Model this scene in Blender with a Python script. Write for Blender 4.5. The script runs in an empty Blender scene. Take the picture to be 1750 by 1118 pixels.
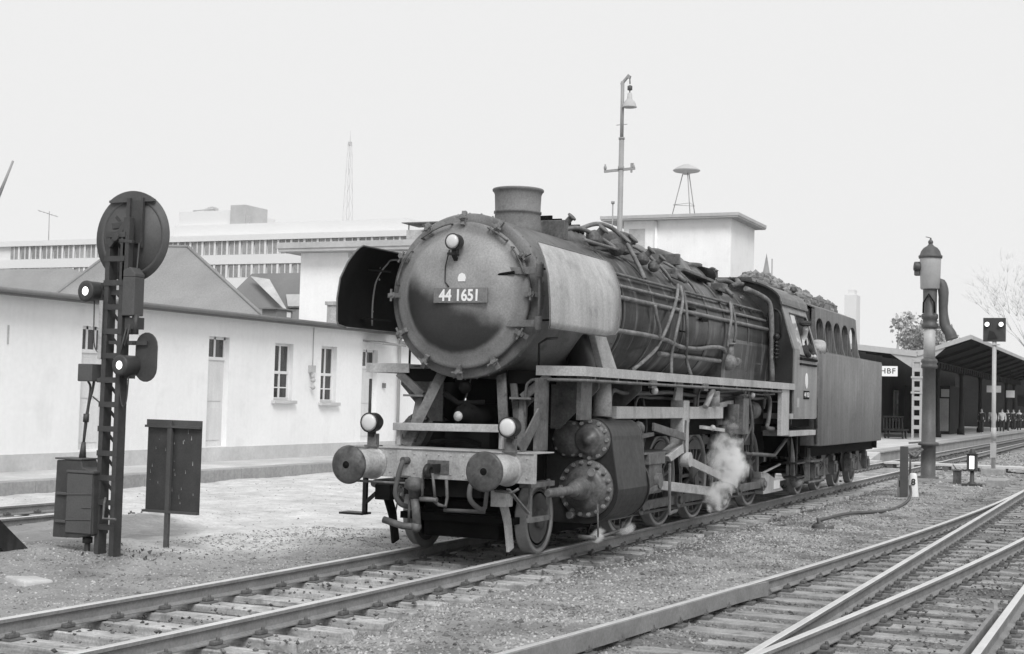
import bpy, bmesh, math, random
import numpy as np
from mathutils import Vector, Matrix

random.seed(7); RNG = np.random.default_rng(7)
S = bpy.context.scene
COL = S.collection
PI = math.pi

# ------------------------------------------------------------------ camera
cd = bpy.data.cameras.new("camera"); cam = bpy.data.objects.new("camera", cd); COL.objects.link(cam)
CR = Vector((0.4142, -0.9098, 0.0260)); CF = Vector((0.9085, 0.4148, 0.0496)).normalized()
CR = (CR - CF * CR.dot(CF)).normalized(); CU = CR.cross(CF)
mw = Matrix((CR, CU, -CF)).transposed().to_4x4(); mw.translation = Vector((-13.956, -7.547, 1.876))
cam.matrix_world = mw
cd.sensor_fit = 'HORIZONTAL'; cd.sensor_width = 36.0; cd.lens = 36.0 * 2404.75 / 1750.0
cd.clip_start = 0.1; cd.clip_end = 5000
S.camera = cam

# ------------------------------------------------------------------ sky, sun, exposure
SUN_DIR = Vector((-0.62, -0.42, 0.80)).normalized()          # towards the sun
wd = bpy.data.worlds.new("World"); S.world = wd; wd.use_nodes = True
nt = wd.node_tree; nt.nodes.clear()
o = nt.nodes.new("ShaderNodeOutputWorld"); bg = nt.nodes.new("ShaderNodeBackground")
sky = nt.nodes.new("ShaderNodeTexSky"); sky.sky_type = 'NISHITA'; sky.sun_disc = False
sky.sun_elevation = math.asin(SUN_DIR.z); sky.sun_rotation = math.atan2(SUN_DIR.x, SUN_DIR.y)
sky.air_density = 1.0; sky.dust_density = 4.0
bw = nt.nodes.new("ShaderNodeRGBToBW")
mr = nt.nodes.new("ShaderNodeMath"); mr.operation = 'MULTIPLY_ADD'   # overcast: an even grey deck with a trace of the clear sky's gradient
mr.inputs[1].default_value = 0.015; mr.inputs[2].default_value = 5.42
nt.links.new(sky.outputs[0], bw.inputs[0]); nt.links.new(bw.outputs[0], mr.inputs[0])
nt.links.new(mr.outputs[0], bg.inputs[0]); bg.inputs[1].default_value = 0.1
nt.links.new(bg.outputs[0], o.inputs[0])
sl = bpy.data.lights.new("sun", 'SUN'); sl.energy = 1.5; sl.angle = math.radians(24); sl.color = (1, 1, 1)
so = bpy.data.objects.new("sun", sl); COL.objects.link(so)
so.rotation_euler = SUN_DIR.to_track_quat('Z', 'Y').to_euler(); so.location = (0, 0, 40)
S.view_settings.view_transform = 'Standard'; S.view_settings.look = 'None'
S.view_settings.exposure = 0.66; S.view_settings.gamma = 1.0
S.cycles.max_bounces = 10; S.cycles.diffuse_bounces = 3; S.cycles.glossy_bounces = 3
S.cycles.transparent_max_bounces = 8; S.cycles.volume_bounces = 8

# ------------------------------------------------------------------ materials (a black and white world: every colour is a grey)
MATS = {}
def mat(name, v, rough=.6, spec=.5, var=.25, scale=1.5, fine=25., fvar=.12, streak=0., bump=0., bscale=40., metal=0., emit=0., island=0., stain=0., coat=0., lime=0., grain=None):
    m = bpy.data.materials.new(name); m.use_nodes = True; MATS[name] = m
    n = m.node_tree; b = n.nodes["Principled BSDF"]; L = n.links.new
    tc = n.nodes.new("ShaderNodeTexCoord")
    def noise(sc, det=4., vec=None):
        t = n.nodes.new("ShaderNodeTexNoise"); t.inputs["Scale"].default_value = sc; t.inputs["Detail"].default_value = det
        L(vec if vec else tc.outputs["Object"], t.inputs["Vector"]); return t.outputs[0]
    def ma(op, a, bb=None, cc=None):
        t = n.nodes.new("ShaderNodeMath"); t.operation = op
        for i, x in enumerate((a, bb, cc)):
            if x is None: continue
            if isinstance(x, (int, float)): t.inputs[i].default_value = x
            else: L(x, t.inputs[i])
        return t.outputs[0]
    c = ma('MULTIPLY_ADD', ma('SUBTRACT', noise(scale), .5), 2 * var * v * 1.6, v)
    c = ma('MULTIPLY', c, ma('MULTIPLY_ADD', noise(fine, 3.), 2 * fvar * 1.5, 1 - fvar * 1.5))
    if streak:
        mp = n.nodes.new("ShaderNodeMapping"); mp.inputs["Scale"].default_value = (7, 7, .5)
        L(tc.outputs["Object"], mp.inputs["Vector"])
        c = ma('MULTIPLY', c, ma('MULTIPLY_ADD', noise(1.3, 5., mp.outputs[0]), 2 * streak * 1.5, 1 - streak * 1.5))
    if grain:                                                     # fibres and splits along one axis
        mp = n.nodes.new("ShaderNodeMapping"); mp.inputs["Scale"].default_value = grain
        L(tc.outputs["Object"], mp.inputs["Vector"]); gz = noise(1., 6., mp.outputs[0])
        c = ma('MULTIPLY', c, ma('MULTIPLY_ADD', gz, 1.5, .25))
    if lime:                                                      # pale runs of scale and dust that trickled down the plates
        mp = n.nodes.new("ShaderNodeMapping"); mp.inputs["Scale"].default_value = (3.2, 1.0, .55)
        L(tc.outputs["Object"], mp.inputs["Vector"])
        r = n.nodes.new("ShaderNodeMapRange"); r.inputs[1].default_value = .54; r.inputs[2].default_value = .72; r.inputs[3].default_value = 0.; r.inputs[4].default_value = lime
        L(noise(1.7, 7., mp.outputs[0]), r.inputs[0]); c = ma('ADD', c, ma('MULTIPLY', r.outputs[0], ma('MULTIPLY_ADD', noise(9., 5.), 1.4, .1)))
    if stain:
        mpn = n.nodes.new("ShaderNodeMapRange"); mpn.inputs[1].default_value = .55; mpn.inputs[2].default_value = .72
        mpn.inputs[3].default_value = 1.; mpn.inputs[4].default_value = 1 - stain
        L(noise(scale * 2.7, 6.), mpn.inputs[0]); c = ma('MULTIPLY', c, mpn.outputs[0])
    if island:
        g = n.nodes.new("ShaderNodeNewGeometry")
        c = ma('MULTIPLY', c, ma('MULTIPLY_ADD', g.outputs["Random Per Island"], 2 * island, 1 - island))
    c = ma('MAXIMUM', c, .004)
    L(c, b.inputs["Base Color"])
    b.inputs["Roughness"].default_value = rough
    r = ma('MULTIPLY_ADD', noise(fine * .5, 3.), .25, rough - .125); L(r, b.inputs["Roughness"])
    b.inputs["Specular IOR Level"].default_value = spec; b.inputs["Metallic"].default_value = metal
    if coat: b.inputs["Coat Weight"].default_value = coat; b.inputs["Coat Roughness"].default_value = .3
    if bump:
        bp = n.nodes.new("ShaderNodeBump"); bp.inputs["Strength"].default_value = bump; bp.inputs["Distance"].default_value = .01
        L(noise(bscale, 5.), bp.inputs["Height"]); L(bp.outputs[0], b.inputs["Normal"])
    if emit:
        b.inputs["Emission Color"].default_value = (1, 1, 1, 1); b.inputs["Emission Strength"].default_value = emit
    return m

M_BLK = mat("black_paint", .02, .45, .35, .5, 2., 30, .3, streak=.3, lime=.03, bump=.1)
M_SMOKE = mat("smokebox_paint", .16, .6, .45, .4, 2.2, 45, .3, stain=.4, bump=.15, bscale=60)
M_BOIL = mat("boiler_cladding", .042, .33, .6, .75, 1.3, 24, .4, streak=.45, lime=.16, bump=.08, bscale=14, stain=.45)
M_TEND = mat("tender_plate", .13, .45, .5, .4, .8, 38, .35, streak=.35, stain=.25, lime=.06, bump=.08, bscale=20)
M_BUF = mat("buffer_grease", .075, .5, .4, .7, 5, 30, .35, stain=.5)
M_HEAT = mat("hose_lagging", .10, .6, .4, .6, 6, 30, .35, stain=.5)
M_COVER = mat("cylinder_cover_iron", .105, .45, .5, .6, 5, 34, .4, stain=.4)
M_BOLT = mat("worn_bolt", .26, .4, .5, .4, 8, 40, .3, metal=.3)
M_CAB = mat("cab_plate", .21, .42, .5, .35, 1.2, 38, .3, streak=.3, stain=.2, lime=.06)  # lighter than the engine's black: dust, and a glossy reflection painted in
M_DUST = mat("dusty_steel", .115, .55, .45, .55, 4, 34, .4, streak=.3, stain=.5, bump=.15)
M_LIGHT = mat("light_worn_steel", .38, .5, .5, .4, 3, 40, .3, bump=.1, stain=.3)
M_BRIGHT = mat("bright_steel", .42, .35, .5, .25, 4, 40, .15, metal=.5)
M_DARK = mat("greasy_black", .008, .8, .1, .4, 4, 30, .3)
M_SOOTBLK = mat("soot_black", .006, .9, .15, .3, 4, 30, .2)
M_PIPE = mat("pipe_lagging", .17, .6, .4, .6, 5, 30, .35, stain=.4)
M_WHITE = mat("white_enamel", .8, .45, .4, .06, 4, 40, .05)
M_LENS = mat("lamp_glass", .62, .12, .6, .05, 5, 30, .03)
M_GLASS = mat("dark_glass", .03, .08, .7, .3, 2, 10, .1)
M_WHEEL = mat("wheel_grime", .06, .55, .45, .3, 4, 30, .25, bump=.1)
M_TYRE = mat("wheel_tyre", .22, .35, .5, .2, 5, 30, .15, metal=.3)
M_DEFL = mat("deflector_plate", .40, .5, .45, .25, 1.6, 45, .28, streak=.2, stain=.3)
M_COAL = mat("coal", .17, .6, .4, .4, 10, 60, .3, island=.5)
M_RAILT = mat("rail_top", .62, .35, .5, .15, 3, 40, .1, metal=.2)
M_RAILS = mat("rail_rust", .22, .75, .3, .25, 4, 40, .25)
M_WOOD = mat("sleeper_wood", .38, .85, .2, .45, 2.2, 45, .3, bump=.4, bscale=30, grain=(40, 2.5, 40), stain=.45)
M_WOODD = mat("turnout_timber", .29, .85, .2, .5, 2.2, 45, .3, bump=.4, bscale=30, grain=(40, 2.5, 40), stain=.5)
M_PLATE = mat("rail_fastening", .12, .7, .3, .3, 8, 40, .3)
M_STONE = mat("ballast_stone", .30, .88, .2, .2, 6, 60, .2, island=.6)
M_SIG = mat("signal_paint", .05, .55, .45, .3, 4, 40, .25, streak=.15, bump=.15)
M_SIGD = mat("signal_disc_back", .085, .6, .4, .2, 3, 50, .2, bump=.2)
M_PLASTER = mat("pale_plaster", .86, .85, .2, .07, .45, 9, .04, streak=.03, stain=.08, bump=.15, bscale=60)
M_SOCLE = mat("plaster_socle", .56, .85, .2, .2, 1, 12, .1, bump=.2)
M_CONC = mat("platform_concrete", .5, .85, .2, .3, .8, 15, .15, bump=.3)
M_CONCD = mat("platform_face", .33, .85, .2, .25, 1.2, 15, .2, streak=.15, bump=.3)
M_ROOFG = mat("roof_tiles", .26, .8, .25, .15, .6, 14, .2, bump=.3, bscale=25)
M_ROOFD = mat("roof_slate", .19, .8, .25, .15, .6, 14, .12)
M_ROOFE = mat("roof_edge", .26, .7, .3, .2, 3, 20, .15)
M_FRAME = mat("window_frame_paint", .75, .6, .3, .08, 4, 30, .05)
M_DOOR = mat("pale_door_paint", .66, .65, .3, .1, 2, 20, .08, streak=.1)
M_OFFICE = mat("office_cladding", .70, .7, .3, .04, .1, 3, .03)
M_WIN = mat("hazed_far_window", .26, .3, .5, .5, .25, 4, .2)  # dark glass lightened, the haze in front painted into its grey
M_BRICK = mat("chimney_brick", .42, .9, .2, .3, 4, 20, .3)
M_POST = mat("lamp_post_steel", .30, .55, .4, .15, 2, 20, .1)
M_CRANE = mat("crane_cast_iron", .085, .55, .45, .3, 2, 20, .2, streak=.15)
M_CRANEL = mat("crane_galvanised", .42, .5, .45, .12, 2, 20, .1)
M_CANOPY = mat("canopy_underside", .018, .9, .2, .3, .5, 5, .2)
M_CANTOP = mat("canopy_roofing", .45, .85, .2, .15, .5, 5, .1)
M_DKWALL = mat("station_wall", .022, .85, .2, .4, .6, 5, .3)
M_BARK = mat("bark", .16, .9, .2, .3, 3, 20, .2)
M_LEAF = mat("foliage", .12, .8, .2, .3, 1, 5, .2, island=.4)
M_BALC = mat("boundary_stone", .75, .8, .2, .08, 5, 30, .06)
M_SKIN = mat("skin", .5, .6, .4, .05, 10, 40, .05)
M_CLOTH = mat("dark_cloth", .05, .85, .2, .3, 8, 60, .2)
M_HAZYLEAF = mat("haze_paled_foliage", .42, .8, .2, .3, 1, 5, .2, island=.4)  # leaf grey lifted so that distance haze is painted in
M_HAZYTWIG = mat("haze_paled_twigs", .75, .9, .2, .2, 3, 20, .2)  # near-white twigs: the fading by haze is put into the colour
M_SPRING = mat("spring_steel", .13, .6, .4, .3, 4, 30, .25)
M_CLOTHL = mat("pale_cloth", .55, .85, .2, .15, 8, 60, .1)
M_SIGNW = mat("sign_white", .85, .5, .4, .04, 3, 20, .03, emit=.0)
M_BLACKL = mat("lettering_black", .02, .6, .3, .1, 5, 30, .05)
M_HOSE = mat("rubber_hose", .10, .75, .3, .2, 6, 30, .15)
M_LIT = mat("lit_lamp", .9, .3, .4, .02, 5, 20, .02, emit=1.15)
M_LEAD = mat("weathered_wood", .20, .8, .3, .3, 2, 20, .2)

# ------------------------------------------------------------------ mesh builder
BASE = {}
def V(*a): return Vector(a)
class MB:
    def __init__(s): s.v = []; s.f = []; s.sm = []; s.mi = []
    def add(s, vs, fs, smooth=False, mi=0):
        o_ = len(s.v); s.v += [tuple(x) for x in vs]
        for f in fs: s.f.append([i + o_ for i in f]); s.sm.append(smooth); s.mi.append(mi)
        return s
    def box(s, a, b, mi=0):
        x0, x1 = sorted((a[0], b[0])); y0, y1 = sorted((a[1], b[1])); z0, z1 = sorted((a[2], b[2]))
        return s.hexa([(x0,y0,z0),(x1,y0,z0),(x1,y1,z0),(x0,y1,z0),(x0,y0,z1),(x1,y0,z1),(x1,y1,z1),(x0,y1,z1)], mi)
    def hexa(s, v, mi=0):
        return s.add(v, [(0,3,2,1),(4,5,6,7),(0,1,5,4),(1,2,6,5),(2,3,7,6),(3,0,4,7)], False, mi)
    def bar(s, p, q, w, h, up=(0,0,1), mi=0):
        p, q = Vector(p), Vector(q); d = (q - p).normalized(); u = Vector(up); r = d.cross(u)
        if r.length < 1e-4: r = d.cross(Vector((0,1,0)))
        r.normalize(); u = r.cross(d); r *= w / 2; u *= h / 2
        return s.hexa([p-r-u, p+r-u, q+r-u, q-r-u, p-r+u, p+r+u, q+r+u, q-r+u], mi)
    def slab(s, pts, t, mi=0):     # planar-ish polygon thickened along its normal
        pts = [Vector(p) for p in pts]; n = Vector((0,0,0))
        for i in range(len(pts)): n += (pts[i] - pts[0]).cross(pts[(i+1) % len(pts)] - pts[0])
        n.normalize(); k = len(pts)
        a = [p - n*t/2 for p in pts]; b = [p + n*t/2 for p in pts]
        fs = [tuple(reversed(range(k))), tuple(range(k, 2*k))] + [(i, (i+1) % k, (i+1) % k + k, i + k) for i in range(k)]
        return s.add(a + b, fs, False, mi)
    def prism(s, poly, ax, a0, a1, mi=0, smooth=False):
        def P(c, t):
            return {'x': (t, c[0], c[1]), 'y': (c[0], t, c[1]), 'z': (c[0], c[1], t)}[ax]
        k = len(poly); vs = [P(c, a0) for c in poly] + [P(c, a1) for c in poly]
        s.add(vs, [tuple(reversed(range(k))), tuple(range(k, 2*k))], False, mi)
        o_ = len(s.v) - 2*k
        for i in range(k): s.f.append([o_+i, o_+(i+1) % k, o_+(i+1) % k+k, o_+i+k]); s.sm.append(smooth); s.mi.append(mi)
        return s
    def tube(s, pts, r, n=8, mi=0, smooth=True):
        pts = [Vector(p) for p in pts]; k = len(pts); rs = r if isinstance(r, (list, tuple)) else [r]*k
        t0 = (pts[1] - pts[0]).normalized(); ref = Vector((0,0,1)) if abs(t0.z) < .9 else Vector((1,0,0))
        nrm = t0.cross(ref).normalized(); vs = []
        for i, p in enumerate(pts):
            t = ((pts[min(i+1, k-1)] - pts[max(i-1, 0)])).normalized()
            nrm = (nrm - t * nrm.dot(t)).normalized(); bn = t.cross(nrm)
            for j in range(n):
                a = 2*PI*j/n; vs.append(p + (nrm*math.cos(a) + bn*math.sin(a)) * rs[i])
        fs = [(i*n+j, i*n+(j+1) % n, (i+1)*n+(j+1) % n, (i+1)*n+j) for i in range(k-1) for j in range(n)]
        o_ = len(s.v); s.add(vs, fs, smooth, mi)
        s.f.append([o_+j for j in reversed(range(n))]); s.f.append([o_+(k-1)*n+j for j in range(n)]); s.sm += [False]*2; s.mi += [mi]*2
        return s
    def lathe(s, prof, o, d, n=24, mi=0, smooth=True):
        o, d = Vector(o), Vector(d).normalized()
        ref = Vector((0,0,1)) if abs(d.z) < .9 else Vector((1,0,0)); a_ = d.cross(ref).normalized(); b_ = d.cross(a_)
        rows = []
        for t, r in prof:
            c = o + d*t
            if r < 1e-6: rows.append([len(s.v)]); s.v.append(tuple(c))
            else:
                rows.append(list(range(len(s.v), len(s.v)+n)))
                for j in range(n):
                    a = 2*PI*j/n; s.v.append(tuple(c + (a_*math.cos(a) + b_*math.sin(a))*r))
        for p, q in zip(rows[:-1], rows[1:]):
            for j in range(n):
                k = (j+1) % n
                if len(p) == 1 and len(q) == 1: break
                if len(p) == 1: f = [p[0], q[k], q[j]]
                elif len(q) == 1: f = [p[j], p[k], q[0]]
                else: f = [p[j], p[k], q[k], q[j]]
                s.f.append(f); s.sm.append(smooth); s.mi.append(mi)
        closed = abs(prof[0][0]-prof[-1][0]) + abs(prof[0][1]-prof[-1][1]) < 1e-6
        for row, rev in ((rows[0], False), (rows[-1], True)):
            if len(row) > 1 and not closed:
                s.f.append(list(reversed(row)) if not rev else row); s.sm.append(False); s.mi.append(mi)
        return s
    def cyl(s, p, q, r, n=16, mi=0):
        p, q = Vector(p), Vector(q); L = (q-p).length
        return s.lathe([(0, r), (L, r)], p, q-p, n, mi)
    def sphere(s, c, r, n=12, sc=(1,1,1), mi=0):
        k = n//2; o_ = len(s.v)
        s.lathe([(-r*math.cos(PI*i/k), r*math.sin(PI*i/k) if 0 < i < k else 0) for i in range(k+1)], (0,0,0), (0,0,1), n, mi)
        for i in range(o_, len(s.v)):
            x, y, z = s.v[i]; s.v[i] = (c[0]+x*sc[0], c[1]+y*sc[1], c[2]+z*sc[2])
        return s
    def mirror(s):                 # mirrored copy across the loco's centre plane
        m = MB(); m.v = [(x, -y, z) for x, y, z in s.v]; m.f = [list(reversed(f)) for f in s.f]; m.sm = list(s.sm); m.mi = list(s.mi); return m
    def build(s, name, mats, parent=None, bevel=0., at=None):
        b = BASE.get(parent.name, Vector((0,0,0))) if parent else Vector(at if at else (0,0,0))
        me = bpy.data.meshes.new(name)
        me.from_pydata([(x-b.x, y-b.y, z-b.z) for x, y, z in s.v], [], s.f)
        me.polygons.foreach_set("use_smooth", s.sm); me.polygons.foreach_set("material_index", s.mi)
        for m in (mats if isinstance(mats, (list, tuple)) else [mats]): me.materials.append(m)
        bm = bmesh.new(); bm.from_mesh(me); bmesh.ops.recalc_face_normals(bm, faces=bm.faces); bm.to_mesh(me); bm.free()
        me.update()
        ob = bpy.data.objects.new(name, me); COL.objects.link(ob)
        if parent: ob.parent = parent
        else: ob.location = b
        BASE[ob.name] = b
        if bevel:
            bm_ = ob.modifiers.new("bevel", 'BEVEL'); bm_.width = bevel; bm_.segments = 2; bm_.limit_method = 'ANGLE'; bm_.angle_limit = math.radians(38)
        return ob

def tag(o, label=None, cat=None, group=None, kind=None):
    if label: o['label'] = label
    if cat: o['category'] = cat
    if group: o['group'] = group
    if kind: o['kind'] = kind
    return o
def thing(name, label, cat, loc=(0,0,0), group=None):
    e = bpy.data.objects.new(name, None); COL.objects.link(e); e.location = loc; e.empty_display_size = .2
    BASE[e.name] = Vector(loc); return tag(e, label, cat, group)
def letters(txt, size, origin, right, up, mt, parent, depth=.004, bold=.0, name='lettering', sx=1., spacing=1.):
    c = bpy.data.curves.new(name, 'FONT'); c.body = txt; c.size = size; c.extrude = depth; c.offset = bold
    c.align_x = 'CENTER'; c.align_y = 'CENTER'; c.space_character = spacing
    t = bpy.data.objects.new(name, c); COL.objects.link(t); bpy.context.view_layer.update()
    me = bpy.data.meshes.new_from_object(t.evaluated_get(bpy.context.evaluated_depsgraph_get()))
    bpy.data.objects.remove(t); bpy.data.curves.remove(c)
    r, u = Vector(right).normalized(), Vector(up).normalized(); n = r.cross(u)
    b = BASE.get(parent.name); o_ = Vector(origin) - b
    for v in me.vertices: v.co = o_ + r*v.co.x*sx + u*v.co.y + n*v.co.z
    me.materials.clear(); me.materials.append(mt); me.name = name
    ob = bpy.data.objects.new(name, me); COL.objects.link(ob); ob.parent = parent; BASE[ob.name] = b
    return ob
def copy_tree(o, parent=None, loc=None):
    c = o.copy(); COL.objects.link(c); c.parent = parent
    if loc is not None: c.location = loc
    for ch in list(o.children): copy_tree(ch, c)
    return c
def arc(cx, cz, r, a0, a1, n):
    return [(cx + r*math.cos(math.radians(a0+(a1-a0)*i/n)), cz + r*math.sin(math.radians(a0+(a1-a0)*i/n))) for i in range(n+1)]
def smooth_path(pts, k=4):         # Catmull-Rom
    pts = [Vector(p) for p in pts]; P = [pts[0]] + pts + [pts[-1]]; out = []
    for i in range(1, len(P)-2):
        for j in range(k):
            t = j/k; a, b, c, d = P[i-1], P[i], P[i+1], P[i+2]
            out.append(.5*((2*b) + (c-a)*t + (2*a-5*b+4*c-d)*t*t + (3*b-a-3*c+d)*t*t*t))
    out.append(pts[-1]); return out

# ------------------------------------------------------------------ ground
def sstep(a, b, x): t = np.clip((x-a)/(b-a), 0, 1); return t*t*(3-2*t)
def vnoise(x, y, seed=0):          # value noise
    r = np.random.default_rng(seed).random((256, 256))
    xi = np.floor(x).astype(int); yi = np.floor(y).astype(int); fx = x-xi; fy = y-yi
    fx = fx*fx*(3-2*fx); fy = fy*fy*(3-2*fy)
    g = lambda i, j: r[i & 255, j & 255]
    return (g(xi, yi)*(1-fx) + g(xi+1, yi)*fx)*(1-fy) + (g(xi, yi+1)*(1-fx) + g(xi+1, yi+1)*fx)*fy
TK = .00196
def yA(u): return -4.79 + TK*np.maximum(24.-u, 0)**2
def ground_z(x, y):
    z = np.full_like(x, -.2)
    z += (vnoise(x*.9, y*.9, 1)-.5)*.05 + (vnoise(x*3.1, y*3.1, 2)-.5)*.035 + (vnoise(x*9, y*9, 3)-.5)*.018
    z -= .045*sstep(1.5, 1.2, np.abs(y))                                   # loco track bed
    mid = sstep(-1.2, -1.7, y)*sstep(yA(x)-.1 if False else -4.2, -3.0, y)    # the cess between the tracks stands a little higher
    z += .03*mid
    z += .13*np.exp(-(((x+.3)/1.6)**2 + ((y-4.6)/1.0)**2))                # heap round the signal
    z += .16*np.exp(-(((x-2.6)/2.2)**2 + ((y-6.6)/.75)**2))               # earth banked over the siding's near rail
    far = sstep(45, 75, np.maximum(np.abs(x), np.abs(y)))
    return z*(1-far) + far*-.22
xs = np.concatenate([np.linspace(-900, -40, 18), np.linspace(-36, -12, 14), np.arange(-11, 14, .1), np.arange(14, 40, .25), np.linspace(41, 130, 50), np.linspace(140, 1600, 30)])
ys = np.concatenate([np.linspace(-900, -40, 18), np.linspace(-36, -11, 14), np.arange(-10, 9, .1), np.arange(9, 14.2, .2), np.linspace(14.4, 60, 24), np.linspace(70, 1200, 26)])
GX, GY = np.meshgrid(xs, ys, indexing='ij'); GZ = ground_z(GX, GY)
me = bpy.data.meshes.new("ground"); nx, ny = GX.shape
vv = np.stack([GX, GY, GZ], -1).reshape(-1, 3); ii = np.arange(nx*ny).reshape(nx, ny)
ff = np.stack([ii[:-1, :-1], ii[1:, :-1], ii[1:, 1:], ii[:-1, 1:]], -1).reshape(-1, 4)
me.from_pydata(vv.tolist(), [], ff.tolist()); me.polygons.foreach_set("use_smooth", [True]*len(ff))
def bed_mask(n, sx, nz):             # brake dust and oil blacken the ballast inside the tracks
    Lk = n.links.new
    def ma(op, a, bb=None):
        t = n.nodes.new("ShaderNodeMath"); t.operation = op
        for i, x in enumerate((a, bb)):
            if x is None: continue
            if isinstance(x, (int, float)): t.inputs[i].default_value = x
            else: Lk(x, t.inputs[i])
        return t.outputs[0]
    def step(x, a, bb):
        t = n.nodes.new("ShaderNodeMapRange"); t.interpolation_type = 'SMOOTHSTEP'; t.inputs[1].default_value = a; t.inputs[2].default_value = bb; Lk(x, t.inputs[0]); return t.outputs[0]
    y = ma('ADD', sx.outputs[1], ma('MULTIPLY', ma('SUBTRACT', nz, .5), .9))
    t1 = ma('MULTIPLY', step(y, -1.25, -.8), step(y, 1.15, .75)); t2 = ma('MULTIPLY', step(y, -7.4, -6.8), step(y, -3.2, -4.3))
    d = ma('MINIMUM', ma('ADD', ma('MULTIPLY', t1, .55), ma('MULTIPLY', t2, .42)), 1.)
    blot = ma('MULTIPLY', step(nz, .45, .68), .4)
    return ma('MULTIPLY', ma('SUBTRACT', 1., d), ma('SUBTRACT', 1.06, blot))
def ground_mat():
    m = bpy.data.materials.new("ground_earth"); m.use_nodes = True; n = m.node_tree; b = n.nodes["Principled BSDF"]; L = n.links.new
    g = n.nodes.new("ShaderNodeNewGeometry"); sx = n.nodes.new("ShaderNodeSeparateXYZ"); L(g.outputs["Position"], sx.inputs[0])
    def ma(op, a, bb=None, cc=None):
        t = n.nodes.new("ShaderNodeMath"); t.operation = op
        for i, x in enumerate((a, bb, cc)):
            if x is None: continue
            if isinstance(x, (int, float)): t.inputs[i].default_value = x
            else: L(x, t.inputs[i])
        return t.outputs[0]
    def noise(sc, det=4.):
        t = n.nodes.new("ShaderNodeTexNoise"); t.inputs["Scale"].default_value = sc; t.inputs["Detail"].default_value = det
        L(g.outputs["Position"], t.inputs["Vector"]); return t.outputs[0]
    def step(x, a, bb):
        t = n.nodes.new("ShaderNodeMapRange"); t.interpolation_type = 'SMOOTHSTEP'
        t.inputs[1].default_value = a; t.inputs[2].default_value = bb; L(x, t.inputs[0]); return t.outputs[0]
    wob = ma('MULTIPLY_ADD', noise(.8), 1.6, -.8)
    y = ma('ADD', sx.outputs[1], wob); x = ma('ADD', sx.outputs[0], wob)
    sand = ma('MULTIPLY', step(y, 2.2, 3.6), ma('MULTIPLY', step(x, -1.0, 1.6), ma('SUBTRACT', 1., step(x, 60, 70))))   # trodden pale dust by the shed
    gravel = ma('MULTIPLY_ADD', noise(1.2, 6.), .30, .12)
    gravel = ma('MULTIPLY', gravel, ma('MULTIPLY_ADD', noise(38., 3.), 1.0, .5))
    gravel = ma('MULTIPLY', gravel, bed_mask(n, sx, noise(1.1, 5.)))
    dust = ma('MULTIPLY_ADD', noise(1.6, 7.), .5, .30)
    dust = ma('MULTIPLY', dust, ma('MULTIPLY', ma('MULTIPLY_ADD', noise(22., 4.), .6, .7), ma('MULTIPLY_ADD', noise(5., 6.), .5, .75)))
    mx = n.nodes.new("ShaderNodeMix"); mx.data_type = 'FLOAT'; L(sand, mx.inputs[0]); L(gravel, mx.inputs[2]); L(dust, mx.inputs[3])
    # oily dirt: the heap by the signal, and a strip along the near rail where engines stand
    dx = ma('DIVIDE', ma('SUBTRACT', x, 1.2), 2.6); dy = ma('DIVIDE', ma('SUBTRACT', y, 6.2), 1.5)
    d1 = step(ma('ADD', ma('MULTIPLY', dx, dx), ma('MULTIPLY', dy, dy)), 1.3, .7)
    oil = ma('MULTIPLY', step(sx.outputs[1], -2.2, -1.2), ma('MULTIPLY', step(sx.outputs[1], 1.5, 1.0), ma('MULTIPLY', step(x, -.5, 1.8), ma('SUBTRACT', 1., step(x, 22, 27)))))
    oil = ma('MULTIPLY', oil, ma('MULTIPLY_ADD', noise(1.1, 5.), 1.2, .15))
    pit = ma('MULTIPLY', step(sx.outputs[1], -.75, -.6), ma('MULTIPLY', step(sx.outputs[1], .75, .6), ma('MULTIPLY', step(x, -.3, 1.2), ma('SUBTRACT', 1., step(x, 21, 24)))))  # oil-soaked bed plus the engine's shade, both painted into the ground
    c = ma('MULTIPLY', mx.outputs[0], ma('MULTIPLY_ADD', d1, -.5, 1.))
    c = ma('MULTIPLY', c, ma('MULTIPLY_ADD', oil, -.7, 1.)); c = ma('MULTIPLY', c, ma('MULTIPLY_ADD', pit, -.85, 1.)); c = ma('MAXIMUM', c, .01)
    L(c, b.inputs["Base Color"]); b.inputs["Roughness"].default_value = .92; b.inputs["Specular IOR Level"].default_value = .15
    bp = n.nodes.new("ShaderNodeBump"); bp.inputs["Strength"].default_value = .55; bp.inputs["Distance"].default_value = .02
    L(noise(30., 6.), bp.inputs["Height"]); L(bp.outputs[0], b.inputs["Normal"]); return m
me.materials.append(ground_mat()); go = bpy.data.objects.new("ground", me); COL.objects.link(go); tag(go, kind='structure')

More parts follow.
